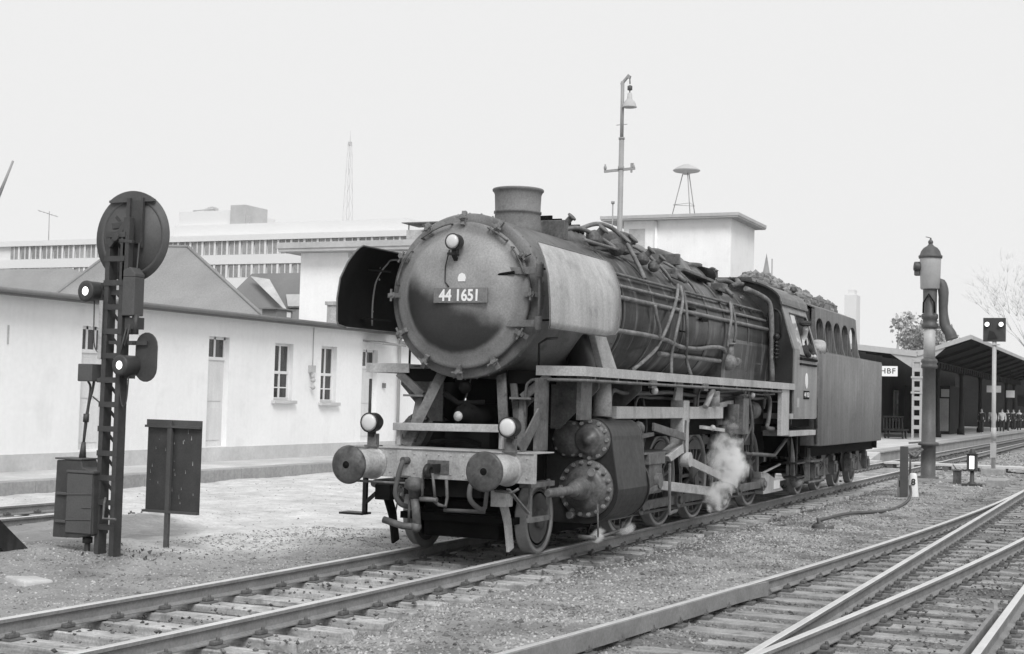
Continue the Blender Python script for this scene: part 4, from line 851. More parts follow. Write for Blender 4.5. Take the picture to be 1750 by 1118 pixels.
for s in (-1, 1):                                                 # bunker walls, each with five arched recesses
    m = MB()
    poly = [(14.62, 3.86), (14.62, 2.94)]; a = 14.70
    for i in range(5):
        w = .70; poly += [(a, 2.94), (a, 3.42)] + [(a+w/2-w/2*math.cos(t)*(1 if True else 1), 3.42+.24*math.sin(t)**.8) for t in np.linspace(.15, PI-.15, 9)] + [(a+w, 3.42), (a+w, 2.94)]; a += .87
    poly += [(19.12, 2.94), (19.12, 3.3), (18.9, 3.86)]
    m.prism(poly, 'y', s*1.20, s*1.28)
    for i in range(6):
        x = 14.66+.87*i - .04; m.prism([(s*1.28, 2.94), (s*1.28, 3.5), (s*1.33, 3.1), (s*1.38, 2.94)], 'x', x, x+.05)
    m.build('bunker_frame', M_TEND, T, bevel=.006)
m = MB(); m.prism([(-1.15, 2.93), (-1.15, 3.84), (-.95, 3.9), (.95, 3.9), (1.15, 3.84), (1.15, 2.93)], 'x', 14.66, 18.85); m.build('coal_bunker', M_BUF, T)
m = MB()
for s in (-1, 1): m.slab([(14.6, s*1.26, 3.86), (18.85, s*1.26, 3.86), (18.6, s*.95, 3.98), (14.6, s*.95, 3.98)], .03); m.box((15.0, s*.90, 3.9), (18.45, s*.94, 4.14)); m.bar((15.0, s*.92, 4.145), (18.45, s*.92, 4.145), .06, .025)
m.build('coal_board', M_TEND, T, bevel=.005)
m = MB(); m.box((14.2, -1.2, .82), (21.7, 1.2, 1.05)); m.box((21.6, -1.3, .85), (21.72, 1.3, 1.2)); m.box((14.0, -1.1, .9), (14.4, 1.1, 1.3)); m.build('under_frame', M_DARK, T)
for y, fl in ((-.875, True), (.875, False)): buffer(y, fl, T, 22.32, -1)
TAX = [15.3, 17.2, 19.1, 21.0]
for s in (-1, 1):
    for x in TAX: wheel(x, .5, 0, .13, T, s*.76, name='wheel')
for bx, pr in ((0, TAX[:2]), (1, TAX[2:])):
    m = MB(); c = sum(pr)/2
    for s in (-1, 1):
        m.prism([(pr[0]-.55, .62), (pr[0]-.45, .80), (pr[1]+.45, .80), (pr[1]+.55, .62), (pr[1]+.3, .36), (pr[1]-.3, .36), (c+.3, .52), (c-.3, .52), (pr[0]+.3, .36), (pr[0]-.3, .36)], 'y', s*.98, s*1.04)
        m.box((c-.2, s*.9, .5), (c+.2, s*1.14, .9))
    for x in pr: m.cyl((x, -1.0, .5), (x, 1.0, .5), .08, 10)
    bog = m.build('bogie', M_BLK, T, bevel=.006)
    for s in (-1, 1):
        for x in pr:
            b = MB(); b.box((x-.15, s*1.0, .36), (x+.15, s*1.22, .66)); b.prism([(x-.13, .66), (x+.13, .66), (x+.09, .78), (x-.09, .78)], 'y', s*1.04, s*1.18); b.box((x-.1, s*1.22, .42), (x+.1, s*1.25, .6)); b.cyl((x, s*1.1, .78), (x, s*1.1, .98), .07, 10); b.build('axle_box', M_DUST, bog, bevel=.012)
        for k in range(6):
            w = .55-.075*k; b = MB() if k == 0 else b; b.bar((c-w, s*1.1, .40+.035*k), (c+w, s*1.1, .40+.035*k), .1, .03)
        b.bar((c, s*1.1, .36), (c, s*1.1, .66), .12, .12, (1, 0, 0))
        for q in (-1, 1): b.tube([(c+q*.52, s*1.1, .42), (c+q*.56, s*1.1, .75)], .025, 6); b.lathe([(i*.03, .07+.02*(i % 2)) for i in range(7)], (c+q*.36, s*1.08, .56), (0, 0, 1), 10)
        b.build('leaf_spring', M_DUST, bog)
m = MB(); m.tube(smooth_path([(14.6, -1.12, 1.0), (14.7, -1.2, .8), (15.0, -1.24, .72), (15.6, -1.24, .74)]), .03, 8); m.tube([(14.5, -1.2, .3), (15.0, -1.22, .3), (15.9, -1.22, .3)], .03, 8); m.bar((14.45, -1.2, 1.0), (14.45, -1.2, .35), .1, .04, (1, 0, 0)); m.box((14.4, -1.3, .72), (15.0, -1.02, .76)); m.build('brake_rigging', M_DUST, T)
# coal
def coal():
    n = 2600; x = RNG.uniform(14.3, 18.45, n); y = RNG.uniform(-.92, .92, n)
    h = np.where(x < 16.3, 4.0+.5*np.exp(-((y-.1)/.62)**2)*sstep(13.6, 14.8, x), 4.0+.44*np.exp(-((y-.1)/.7)**2)*(1-sstep(17.6, 18.6, x)*.8))
    h += .05*RNG.standard_normal(n); m = MB(); ico = [(0,0,1),(.89,0,.45),(.28,.85,.45),(-.72,.53,.45),(-.72,-.53,.45),(.28,-.85,.45),(.72,.53,-.45),(-.28,.85,-.45),(-.89,0,-.45),(-.28,-.85,-.45),(.72,-.53,-.45),(0,0,-1)]
    fi = [(0,1,2),(0,2,3),(0,3,4),(0,4,5),(0,5,1),(1,6,2),(2,7,3),(3,8,4),(4,9,5),(5,10,1),(6,7,2),(7,8,3),(8,9,4),(9,10,5),(10,6,1),(11,7,6),(11,8,7),(11,9,8),(11,10,9),(11,6,10)]
    for i in range(n):
        s = random.uniform(.04, .11); m.add([(x[i]+a*s*random.uniform(.7, 1.2), y[i]+b*s*random.uniform(.7, 1.2), h[i]+c*s*random.uniform(.6, 1.1)) for a, b, c in ico], fi)
    m.prism([(-.9, 3.9), (-.7, 4.2), (0, 4.42), (.7, 4.2), (.9, 3.9)], 'x', 14.6, 18.0)
    tag(m.build('coal', M_COAL), "heap of black coal piled above the tender's side boards", 'coal', kind='stuff')
coal()

# ------------------------------------------------------------------ people: one skinned body each, clothes and hair as children
def skin_mesh(name, pts, edges, parent, mt, sub=2, root=0):
    b = BASE[parent.name]; me = bpy.data.meshes.new(name); me.from_pydata([Vector(p[0])-b for p in pts], edges, [])
    ob = bpy.data.objects.new(name, me); COL.objects.link(ob); ob.parent = parent; BASE[ob.name] = b; me.materials.append(mt)
    sk = ob.modifiers.new("skin", 'SKIN'); sk.use_smooth_shade = True
    for i, p in enumerate(pts):
        r = p[1] if isinstance(p[1], (tuple, list)) else (p[1], p[1]); me.skin_vertices[0].data[i].radius = r
        me.skin_vertices[0].data[i].use_root = (i == root)
    ss = ob.modifiers.new("subdivision", 'SUBSURF'); ss.levels = ss.render_levels = sub
    return ob
def person(loc, rz, label, coat=M_CLOTH, trousers=M_CLOTH, hat=True, step=.0, h=1.74, group=None, arm=0.):
    k = h/1.74; c, s = math.cos(rz), math.sin(rz)
    W = lambda x, y, z: (loc[0]+(x*c-y*s)*k, loc[1]+(x*s+y*c)*k, loc[2]+z*k)
    t = thing('person', label, 'person', loc, group)
    P = [(W(0,0,.95), .13*k), (W(0,0,1.18), .125*k), (W(0,0,1.38), .13*k), (W(0,0,1.48), .065*k), (W(.015,0,1.56), .055*k), (W(.02,0,1.64), .085*k), (W(.01,0,1.71), .07*k),
         (W(0,.19,1.40), .06*k), (W(-.03-arm*.5,.24,1.14), .045*k), (W(.06+arm,.24,.92), .035*k), (W(.09+arm,.235,.83), .035*k), (W(0,-.19,1.40), .06*k), (W(-.03,-.24,1.14), .045*k), (W(.04,-.25,.92), .035*k), (W(.07,-.245,.83), .035*k),
         (W(0,.10,.88), .09*k), (W(.03+step,.10,.48), .06*k), (W(step*1.2,.10,.09), .042*k), (W(.13+step*1.2,.11,.045), .04*k), (W(0,-.10,.88), .09*k), (W(.03-step,-.10,.48), .06*k), (W(-step*1.6,-.10,.09), .042*k), (W(.13-step*1.6,-.11,.045), .04*k), (W(.11,0,1.63), .016*k)]
    E = [(0,1),(1,2),(2,3),(3,4),(4,5),(5,6),(2,7),(7,8),(8,9),(9,10),(2,11),(11,12),(12,13),(13,14),(0,15),(15,16),(16,17),(17,18),(0,19),(19,20),(20,21),(21,22),(5,23)]
    skin_mesh('body', P, E, t, M_SKIN)
    sl = [0,1,2,7,8,9,11,12,13]; mp = {j: i for i, j in enumerate(sl)}
    skin_mesh('coat', [(P[j][0], P[j][1]*1.22+.008) for j in sl]+[(W(0,0,.76), .125*k)], [(mp[a], mp[b]) for a, b in E if a in mp and b in mp]+[(0, 9)], t, coat)
    sl = [0,15,16,17,19,20,21]; mp = {j: i for i, j in enumerate(sl)}
    skin_mesh('trousers', [(P[j][0], P[j][1]*1.18+.008) for j in sl], [(mp[a], mp[b]) for a, b in E if a in mp and b in mp], t, trousers)
    m = MB(); m.sphere(W(-.01, 0, 1.685), .1*k, 12, (1.05, .92, .8)); m.build('hat' if hat else 'hair', M_CLOTH, t)
    return t
# the driver, leaning out of the cab window
def driver():
    t = thing('person', "engine driver in dark jacket and flat cap leaning out of the locomotive's cab window", 'person', (13.3, -1.3, 1.6))
    P = [((13.35,-1.1,2.55), .16), ((13.32,-1.22,2.85), .155), ((13.26,-1.32,3.06), .145), ((13.2,-1.38,3.17), .07), ((13.16,-1.41,3.24), .055), ((13.13,-1.43,3.33), .085), ((13.13,-1.42,3.40), .072),
         ((13.05,-1.36,3.07), .065), ((12.96,-1.46,2.88), .052), ((13.12,-1.52,2.81), .042), ((13.24,-1.53,2.81), .036), ((13.47,-1.36,3.06), .065), ((13.6,-1.46,2.88), .052), ((13.5,-1.53,2.81), .042), ((13.38,-1.54,2.81), .036), ((13.03,-1.45,3.32), .016),
         ((13.3,-1.0,2.2), .13), ((13.32,-.95,1.66), .07)]
    E = [(0,1),(1,2),(2,3),(3,4),(4,5),(5,6),(2,7),(7,8),(8,9),(9,10),(2,11),(11,12),(12,13),(13,14),(5,15),(0,16),(16,17)]
    skin_mesh('body', P, E, t, M_SKIN)
    sl = [0,1,2,7,8,9,11,12,13,16]; mp = {j: i for i, j in enumerate(sl)}
    skin_mesh('jacket', [(P[j][0], P[j][1]*1.2+.008) for j in sl], [(mp[a], mp[b]) for a, b in E if a in mp and b in mp], t, M_CLOTH)
    m = MB(); m.sphere((13.13,-1.42,3.44), .12, 14, (1.1, 1.05, .5)); m.sphere((13.04,-1.45,3.41), .09, 12, (1.0, 1.0, .2)); m.build('cap', M_CLOTH, t)
driver()

# ------------------------------------------------------------------ steam
def steam(name, label, blobs, dens, warp):
    m = MB()
    for c, r, s in blobs: m.sphere(c, r, 20, s)
    mt = bpy.data.materials.new(name); mt.use_nodes = True; n = mt.node_tree; n.nodes.clear(); Lk = n.links.new
    out = n.nodes.new("ShaderNodeOutputMaterial"); pv = n.nodes.new("ShaderNodeVolumePrincipled"); tc = n.nodes.new("ShaderNodeTexCoord")
    pv.inputs["Color"].default_value = (.995, .995, .995, 1); pv.inputs["Anisotropy"].default_value = .2
    x0, x1 = min(v[0] for v in m.v), max(v[0] for v in m.v); y0, y1 = min(v[1] for v in m.v), max(v[1] for v in m.v); z0, z1 = min(v[2] for v in m.v), max(v[2] for v in m.v)
    def ma(op, a, b=None):
        t = n.nodes.new("ShaderNodeMath"); t.operation = op
        for i, x in enumerate((a, b)):
            if x is None: continue
            if isinstance(x, (int, float)): t.inputs[i].default_value = x
            else: Lk(x, t.inputs[i])
        return t.outputs[0]
    wn = n.nodes.new("ShaderNodeTexNoise"); wn.inputs["Scale"].default_value = 2.6; wn.inputs["Detail"].default_value = 5; Lk(tc.outputs["Object"], wn.inputs["Vector"])
    ws = n.nodes.new("ShaderNodeVectorMath"); ws.operation = 'SUBTRACT'; ws.inputs[1].default_value = (.5, .5, .5); Lk(wn.outputs["Color"], ws.inputs[0])
    wm = n.nodes.new("ShaderNodeVectorMath"); wm.operation = 'MULTIPLY_ADD'; wm.inputs[1].default_value = (warp,)*3; Lk(ws.outputs[0], wm.inputs[0]); Lk(tc.outputs["Object"], wm.inputs[2])
    tot = None                                                    # density falls off from the core of each puff
    for c, r, s in blobs:
        sb = n.nodes.new("ShaderNodeVectorMath"); sb.operation = 'SUBTRACT'; sb.inputs[1].default_value = c; Lk(wm.outputs[0], sb.inputs[0])
        dv = n.nodes.new("ShaderNodeVectorMath"); dv.operation = 'DIVIDE'; dv.inputs[1].default_value = (r*s[0], r*s[1], r*s[2]); Lk(sb.outputs[0], dv.inputs[0])
        ln = n.nodes.new("ShaderNodeVectorMath"); ln.operation = 'LENGTH'; Lk(dv.outputs[0], ln.inputs[0])
        f = ma('POWER', ma('MAXIMUM', ma('SUBTRACT', .8, ln.outputs["Value"]), 0.), 1.4); tot = f if tot is None else ma('MAXIMUM', tot, f)
    nz = n.nodes.new("ShaderNodeTexNoise"); nz.inputs["Scale"].default_value = 5.; nz.inputs["Detail"].default_value = 5; nz.inputs["Distortion"].default_value = .6; Lk(tc.outputs["Object"], nz.inputs["Vector"])
    w = ma('MAXIMUM', ma('MULTIPLY', ma('SUBTRACT', nz.outputs[0], .40), 5.0), 0.)
    Lk(ma('MULTIPLY', ma('MULTIPLY', tot, w), dens), pv.inputs["Density"]); Lk(pv.outputs[0], out.inputs["Volume"])
    tag(m.build(name, mt), label, 'steam', kind='stuff')
steam('steam_cloud', "white steam drifting up between the locomotive's driving wheels", [((7.5,-1.5,.98), .72, (.5, .5, 1.1)), ((7.8,-1.5,.76), .6, (1.1, .5, .6)), ((7.1,-1.5,.42), .55, (1.3, .5, .45))], 46., 1.3)
steam('steam_puff', "small white puffs of steam at the drain cocks under the cylinder", [((2.2,-1.42,.22), .17, (1.2, .7, .6)), ((3.2,-1.42,.22), .18, (1.1, .7, .6))], 80., .5)

# ------------------------------------------------------------------ disc signal on the left
G = thing('railway_signal', "dark disc signal seen from behind, with round lamps and a cabinet on its lattice mast", 'signal', (-.62, 3.72, -.2))
X0 = -.62
m = MB()
for y, in ((3.86,), (3.64,)):
    m.box((X0-.07, y-.035, -.4), (X0+.07, y-.028, 3.72)); m.box((X0-.07, y-.028, -.4), (X0-.062, y+.03, 3.72)); m.box((X0+.062, y-.028, -.4), (X0+.07, y+.03, 3.72))
for k in range(13): m.box((X0-.078, 3.60, .18+.29*k), (X0-.0705, 3.90, .245+.29*k))
for k in range(13): m.bar((X0+.075, 3.62, .2+.29*k), (X0+.075, 3.88, .45+.29*k), .04, .006, (1, 0, 0))
mast = m.build('mast', M_SIG, G)
m = MB(); m.lathe([(0, 0), (0, .43), (.012, .435), (.02, .455), (.012, .475), (0, .48), (0, .55), (.012, .55), (.012, 0)], (X0+.16, 3.68, 3.685), (-1, 0, 0), 56)
disc = m.build('disc', M_SIGD, G)
m = MB(); m.prism([(3.68+.55*math.cos(math.radians(a)), 3.69+.55*math.sin(math.radians(a))) for a in range(54, 127, 6)], 'x', X0+.105, X0+.13); m.bar((X0+.12, 4.02, 4.12), (X0+.12, 3.34, 4.12), .03, .03)
m.build('disc_cap', M_SIGD, disc)
m = MB(); m.bar((X0+.1, 3.70, 4.15), (X0+.1, 3.70, 3.6), .05, .05, (1, 0, 0)); m.bar((X0+.1, 3.50, 4.15), (X0+.1, 3.50, 3.55), .03, .04, (1, 0, 0)); m.tube([(X0+.06, 3.50, 3.6), (X0+.03, 3.5, 3.2), (X0, 3.5, 2.7)], .012, 6); m.box((X0+.1, 3.50, 3.6), (X0+.13, 3.7, 4.12)); m.build('disc_arm', M_SIG, G)
m = MB(); m.bar((X0-.02, 3.85, 3.80), (X0+.1, 3.64, 3.84), .06, .08); m.bar((X0-.06, 3.85, 3.55), (X0-.04, 3.62, 3.82), .05, .06); m.cyl((X0-.1, 3.74, 3.66), (X0+.12, 3.74, 3.66), .05, 10); m.bar((X0-.05, 3.7, 3.62), (X0-.05, 3.5, 3.6), .05, .04); m.box((X0-.07, 3.55, 3.1), (X0+.02, 3.64, 3.9)); m.build('linkage', M_SIG, G, bevel=.006)
m = MB(); m.box((X0-.09, 3.42, 2.72), (X0+.09, 3.60, 3.18)); m.prism([(3.42, 3.18), (3.6, 3.18), (3.6, 3.26), (3.5, 3.3), (3.42, 3.22)], 'x', X0-.09, X0+.09); m.build('drive_box', M_SIGD, G, bevel=.01)
m = MB(); m.box((X0-.05, 3.38, 2.56), (X0+.06, 3.58, 2.70)); m.cyl((X0-.04, 3.42, 2.5), (X0-.04, 3.42, 2.74), .035, 8); m.cyl((X0-.02, 3.52, 2.5), (X0-.02, 3.52, 2.62), .04, 8); m.tube([(X0-.05, 3.55, 2.58), (X0-.08, 3.6, 2.3), (X0-.05, 3.62, 2.05)], .012, 6); m.tube([(X0-.05, 3.5, 2.6), (X0-.08, 3.54, 2.35)], .012, 6); m.box((X0-.06, 3.45, 2.38), (X0, 3.8, 2.42)); m.build('crank', M_SIG, G)
def sig_lamp(y, z, r, ln):
    b = MB(); b.lathe([(0, r*.7), (0, r), (.015, r*1.04), (.04, r), (ln, r), (ln+.01, r*.9), (ln+.01, 0)], (X0-.16, y, z), (1, -.12, 0), 28); ob = b.build('signal_lamp', M_SIG, G)
    g = MB(); g.lathe([(-.012, 0), (-.01, r*.35), (.004, r*.55)], (X0-.155, y, z), (1, -.12, 0), 20); g.build('lens', M_LIT, ob); return ob
l1 = sig_lamp(4.10, 3.01, .125, .2); b = MB(); b.bar((X0, 4.0, 3.0), (X0, 3.6, 3.0), .04, .06); b.bar((X0, 3.97, 3.12), (X0, 3.97, 2.2), .03, .05, (1, 0, 0)); b.build('bracket', M_SIG, l1)
l2 = sig_lamp(3.545, 2.13, .12, .34); b = MB(); b.prism([(3.33+.16*math.cos(a), 2.36+.17*math.sin(a)) for a in np.linspace(0, PI, 10)] + [(3.33+.16*math.cos(a), 2.10+.16*math.sin(a)) for a in np.linspace(PI, 2*PI, 10)], 'x', X0+.05, X0+.075); b.build('screen', M_SIG, l2, bevel=.01); b = MB(); b.bar((X0, 3.7, 2.0), (X0, 3.45, 2.0), .04, .05); b.bar((X0, 3.7, 2.4), (X0+.04, 3.3, 2.4), .04, .05); b.build('bracket', M_SIG, l2)
m = MB(); m.box((X0-.1, 4.0, 1.93), (X0+.1, 4.22, 2.14)); m.box((X0-.02, 3.8, 1.92), (X0+.02, 4.0, 1.97)); m.build('junction_box', M_SIGD, G, bevel=.01)
m = MB(); m.tube(smooth_path([(X0, 4.14, 1.93), (X0, 4.10, 1.85), (X0, 4.13, 1.6), (X0, 4.15, 1.5), (X0, 4.17, 1.25), (X0, 4.18, .98)]), .014, 8); m.tube(smooth_path([(X0, 4.05, 1.93), (X0, 4.07, 1.82), (X0, 4.11, 1.68), (X0, 4.135, 1.5), (X0, 4.17, 1.2)]), .016, 8); m.cyl((X0, 4.15, 1.44), (X0, 4.145, 1.54), .035, 10); m.tube([(X0, 4.17, 1.2), (X0, 4.18, 1.0)], [.025, .045], 10)
m.tube(smooth_path([(X0-.05, 3.62, 2.1), (X0-.06, 3.60, 1.8), (X0-.06, 3.55, 1.64), (X0-.06, 3.5, 1.72), (X0-.06, 3.48, 2.0)]), .009, 6); m.tube(smooth_path([(X0, 4.06, 1.75), (X0, 3.95, 1.68), (X0, 3.85, 1.62)]), .009, 6); m.tube(smooth_path([(X0-.05, 4.05, 2.9), (X0-.05, 4.03, 2.4), (X0-.05, 3.95, 2.27), (X0-.05, 3.87, 2.25)]), .008, 6); m.build('conduit', M_SIG, G)
m = MB(); m.prism([(4.43, .98), (4.06, .99), (4.03, .9), (3.86, .86), (3.84, .12), (4.06, .07), (4.45, .06)], 'x', X0-.16, X0+.12); cb = m.build('cabinet', M_SIG, G, bevel=.012)
m = MB(); m.box((X0-.19, 3.84, .84), (X0-.05, 4.25, .87)); m.box((X0-.18, 3.86, .13), (X0-.1605, 4.24, .83)); m.box((X0-.19, 4.24, .57), (X0-.16, 4.40, .60)); m.box((X0-.19, 4.24, .24), (X0-.16, 4.40, .27)); m.bar((X0-.184, 3.86, .6), (X0-.184, 4.24, .58), .012, .014); m.bar((X0-.184, 3.86, .30), (X0-.184, 4.24, .28), .012, .014); m.bar((X0-.184, 3.86, .44), (X0-.184, 4.0, .435), .012, .014); m.box((X0-.17, 4.05, .99), (X0+.12, 4.45, 1.01)); m.build('cabinet_door', M_SIGD, cb, bevel=.004)
m = MB(); m.tube([(X0, 4.05, .1), (X0, 4.05, -.3)], .035, 10); m.cyl((X0, 4.05, .0), (X0, 4.05, .07), .06, 10); m.build('cable_entry', M_SIG, cb)
m = MB(); m.tube([(X0-.1, 3.72, .56), (X0-.14, 3.70, .5), (X0-.14, 3.71, .32), (X0-.14, 3.52, .32)], .016, 8); m.build('crank_handle', M_DUST, G)
MB().box((X0-.1, 3.88, 2.2), (X0-.09, 3.93, 2.9)).build('enamel_strip', M_DEFL, G)

# black board on a post
B = thing('trackside_board', "tall dark sheet metal board on a post, its back turned, beside the disc signal", 'board', (.62, 3.83, -.2))
m = MB(); m.box((.62, 3.37, .30), (.632, 4.21, 1.46)); m.build('panel', M_SIG, B)
m = MB(); m.box((.56, 3.36, 1.37), (.62, 4.22, 1.40)); m.box((.60, 3.36, 1.40), (.62, 4.22, 1.47)); m.build('stiffening_rail', M_SIGD, B); MB().box((.56, 3.36, .29), (.62, 4.22, .32)).build('stiffening_rail', M_SIGD, B)
m = MB(); m.bar((.585, 3.83, -.45), (.585, 3.83, 1.46), .065, .04, (1, 0, 0)); m.build('post', M_SIGD, B)
m = MB()
for _ in range(26):
    y, z, h = random.uniform(3.45, 4.15), random.uniform(.4, 1.3), random.uniform(.008, .06); m.slab([(.6185, y, z), (.6185, y+random.uniform(.004, .014), z), (.6185, y+.006, z+h)], .002)
m.build('paint_flake', M_DEFL, B)
# end of the siding: a slanting stop beam at the picture's left edge
b = MB(); b.bar((-1.9, 5.05, .75), (-.85, 4.72, -.3), .16, .22); tag(b.build('stop_beam', M_BLK, at=(-1.2, 4.9, -.2)), "black slanting beam at the photo's left edge, set in the ground", 'beam')
m = MB(); m.hexa([(-2.75, 3.0, -.3), (-2.35, 2.95, -.3), (-2.2, 3.35, -.3), (-2.55, 3.5, -.3), (-2.72, 3.02, -.15), (-2.36, 2.97, -.17), (-2.22, 3.33, -.17), (-2.55, 3.46, -.14)]); tag(m.build('cable_duct_lid', M_CONC, bevel=.02, at=(-2.7, 3.2, -.2)), "flat broken concrete lid lying by the rail in the left foreground", 'lid')

# ------------------------------------------------------------------ right hand side
W = thing('water_crane', "tall cast iron water crane with pale drum and hanging spout, right of the tender", 'water crane', (28, -1.66, -.2))
cx, cy = 28., -1.66
m = MB(); m.lathe([(-.2, .30), (-.1, .30), (-.09, .21), (.78, .205), (.8, .29), (.88, .29), (.9, .2), (3.0, .175), (3.02, .23), (3.1, .23), (3.14, .2), (3.2, .24), (3.26, .22), (3.3, .17)], (cx, cy, 0), (0, 0, 1), 28); col = m.build('column', M_CRANE, W)
m = MB(); m.lathe([(3.3, .165), (4.2, .165), (4.2, .16)], (cx, cy, 0), (0, 0, 1), 24); m.build('pale_pipe', M_CRANEL, W)
m = MB(); m.lathe([(4.16, .19), (4.2, .23), (4.28, .23), (4.32, .19), (4.42, .2), (4.46, .235), (4.56, .235), (4.6, .19), (5.28, .2), (5.3, .2)], (cx, cy, 0), (0, 0, 1), 24); m.build('swivel', M_CRANE, W)
m = MB(); m.tube([(cx-.2, cy+.16, 4.6), (cx-.23, cy+.15, 4.9), (cx-.24, cy, 5.15), (cx-.23, cy-.15, 4.9), (cx-.2, cy-.16, 4.6)], .025, 8); m.build('yoke', M_SOOTBLK, W)
m = MB(); m.lathe([(5.3, .25), (5.32, .275), (6.2, .30), (6.22, .30)], (cx, cy, 0), (0, 0, 1), 28); m.build('drum', M_CRANEL, W)
m = MB(); m.lathe([(6.2, .33), (6.27, .34), (6.3, .30), (6.4, .27), (6.5, .2), (6.56, .1), (6.62, .05), (6.64, .07), (6.7, .07), (6.74, .03), (6.8, .02), (6.8, 0)], (cx, cy, 0), (0, 0, 1), 28); m.bar((cx, cy+.02, 6.8), (cx, cy+.14, 6.83), .02, .02); m.build('cap', M_CRANE, W)
m = MB(); m.lathe([(0, .13), (.18, .14), (.2, .11), (.2, 0)], (cx-.05, cy+.26, 5.95), (-.3, 1, .1), 14); m.box((cx-.12, cy+.28, 5.7), (cx+.08, cy+.44, 6.1)); m.build('lantern', M_CRANE, W, bevel=.02)
m = MB(); m.tube(smooth_path([(cx+.1, cy-.18, 5.45), (cx+.1, cy-.3, 5.5), (cx+.1, cy-.36, 5.2), (cx+.1, cy-.36, 4.7), (cx+.08, cy-.42, 4.25), (cx+.05, cy-.55, 4.05), (cx+.05, cy-.62, 3.85)]), [.12, .13, .13, .12, .12, .13, .14, .15, .15, .14, .14, .13, .13, .13, .14, .15, .15, .15, .16, .16, .16, .17, .17, .17, .18][:25], 12); m.bar((cx, cy-.18, 4.2), (cx+.05, cy-.4, 4.2), .08, .08); m.build('spout', M_CRANE, W)
m = MB(); m.bar((cx-.3, cy+.5, .85), (cx, cy, .9), .05, .05); m.tube([(cx-.35, cy+.45, -.2), (cx-.35, cy+.45, .55), (cx-.2, cy+.2, .7)], .03, 8); m.tube([(cx-.5, cy+.5, .6), (cx-.35, cy+.3, .45), (cx-.4, cy+.1, .7)], .04, 8); m.cyl((cx-.35, cy+.42, .5), (cx-.2, cy+.3, .5), .1, 10); m.build('valve_lever', M_DUST, W)
m = MB()
for i, (a, b_, c_, d_) in enumerate(((26.2, -2.6, 27.9, -1.0), (26.4, -1.9, 28.5, -1.2))): m.box((a, b_, -.24), (a+1.9, c_ if False else b_+.9, -.15+.012*i))
tag(m.build('drain_grating', M_LEAD, bevel=.01, at=(27, -2, -.2)), "low timber frame of the drain pit at the foot of the water crane", 'drain cover')

Q = thing('light_signal', "square black two lamp signal head lit white on a pale post by the platform track", 'signal', (33.2, -2.95, -.2))
qx, qy = 33.2, -2.42; sc = (33.2+13.956)/(36+13.956)
def q36(y, z): return ((y+7.547)*sc-7.547, (z-1.876)*sc+1.876)
y0, z0 = q36(-3.01, 4.17); y1, z1 = q36(-2.29, 4.97); py, _ = q36(-2.65, 0)
m = MB(); m.box((qx, y0, z0), (qx+.18, y1, z1)); hd = m.build('signal_head', M_SIG, Q, bevel=.012)
for y in (q36(-2.42, 0)[0], q36(-2.87, 0)[0]):
    g = MB(); zz = q36(0, 4.75)[1]; g.lathe([(0, .075), (.02, .06), (.025, 0)], (qx, y, zz), (-1, 0, 0), 18); g.build('lamp', M_LIT, hd); g = MB(); g.lathe([(0, .09), (.1, .09), (.1, .08), (0, .08)], (qx, y, zz), (-1, 0, 0), 18); g.build('hood', M_SIG, hd)
m = MB(); m.prism([(py-.1, z0+.1), (py+.2, z0+.05), (py+.15, z0+.35), (py-.0, z0+.3)], 'x', qx-.03, qx); m.build('shutter', M_BLACKL, hd)
m = MB(); m.cyl((qx+.09, py, -.3), (qx+.09, py, z0), .065, 14); m.box((qx, py-.16, z0-.12), (qx+.16, py+.12, z0-.08)); m.box((qx-.02, py-.09, .35), (qx+.06, py+.09, .8)); m.cyl((qx+.09, py, .9), (qx+.09, py, 1.3), .085, 12); m.build('post', M_CRANEL, Q)
MB().box((qx-.25, py-.35, -.4), (qx+.4, py+.35, .0)).build('plinth', M_CONCD, Q, bevel=.02)
K = thing('ground_signal', "knee high shunting lamp with a white lit face between water crane and pale signal post", 'signal', (25.5, -3.15, -.2))
m = MB(); m.box((25.4, -3.28, .22), (25.62, -3.02, .66)); m.box((25.36, -3.31, .66), (25.66, -2.99, .69)); m.lathe([(0, .1), (.08, .06), (.12, .05)], (25.51, -3.15, .69), (0, 0, 1), 12); m.build('lamp_case', M_SIG, K, bevel=.012)
m = MB(); m.box((25.39, -3.21, .28), (25.4, -3.09, .62)); m.build('lamp_face', M_LIT, K, bevel=.003)
m = MB(); m.lathe([(-.35, .16), (-.12, .14), (-.06, .06), (.22, .05)], (25.5, -3.15, 0), (0, 0, 1), 14); m.box((25.35, -3.4, -.22), (25.65, -2.9, -.12)); m.build('stand', M_SIG, K)
MB().box((24.4, -3.95, -.3), (27.6, -3.45, -.07)).build('dummy_', M_CONCD) if False else None
m = MB(); m.box((26.0, -3.95, -.35), (27.4, -3.45, -.02)); tag(m.build('cable_pit', M_CONCD, bevel=.02, at=(26.7, -3.7, -.2)), "low concrete cable pit beside the shunting lamp", 'cable pit')
m = MB(); m.box((25.8, -2.82, -.2), (26.0, -2.62, .18)); m.box((25.77, -2.85, .18), (26.03, -2.59, .22)); m.bar((25.9, -2.72, .2), (25.9, -2.6, .36), .03, .03); tag(m.build('point_lever', M_DUST, bevel=.01, at=(25.9, -2.7, -.2)), "small grey point machine with a lever, right of the shunting lamp", 'point machine')
m = MB(); m.lathe([(-.3, .13), (-.15, .13), (.30, .09), (.36, .07), (.37, 0)], (19.5, -2.52, 0), (0, 0, 1), 12); c1 = m.build('marker_stone', M_BALC, at=(19.5, -2.52, -.2)); tag(c1, "white painted tapered stone marked with a dark figure, right of the steel post", 'marker stone', 'white stones at the steel post')
letters("8", .2, (19.385, -2.545, .16), (.1, -1, 0), (.12, 0, 1), M_BLACKL, c1, .003, .004, name='figure')
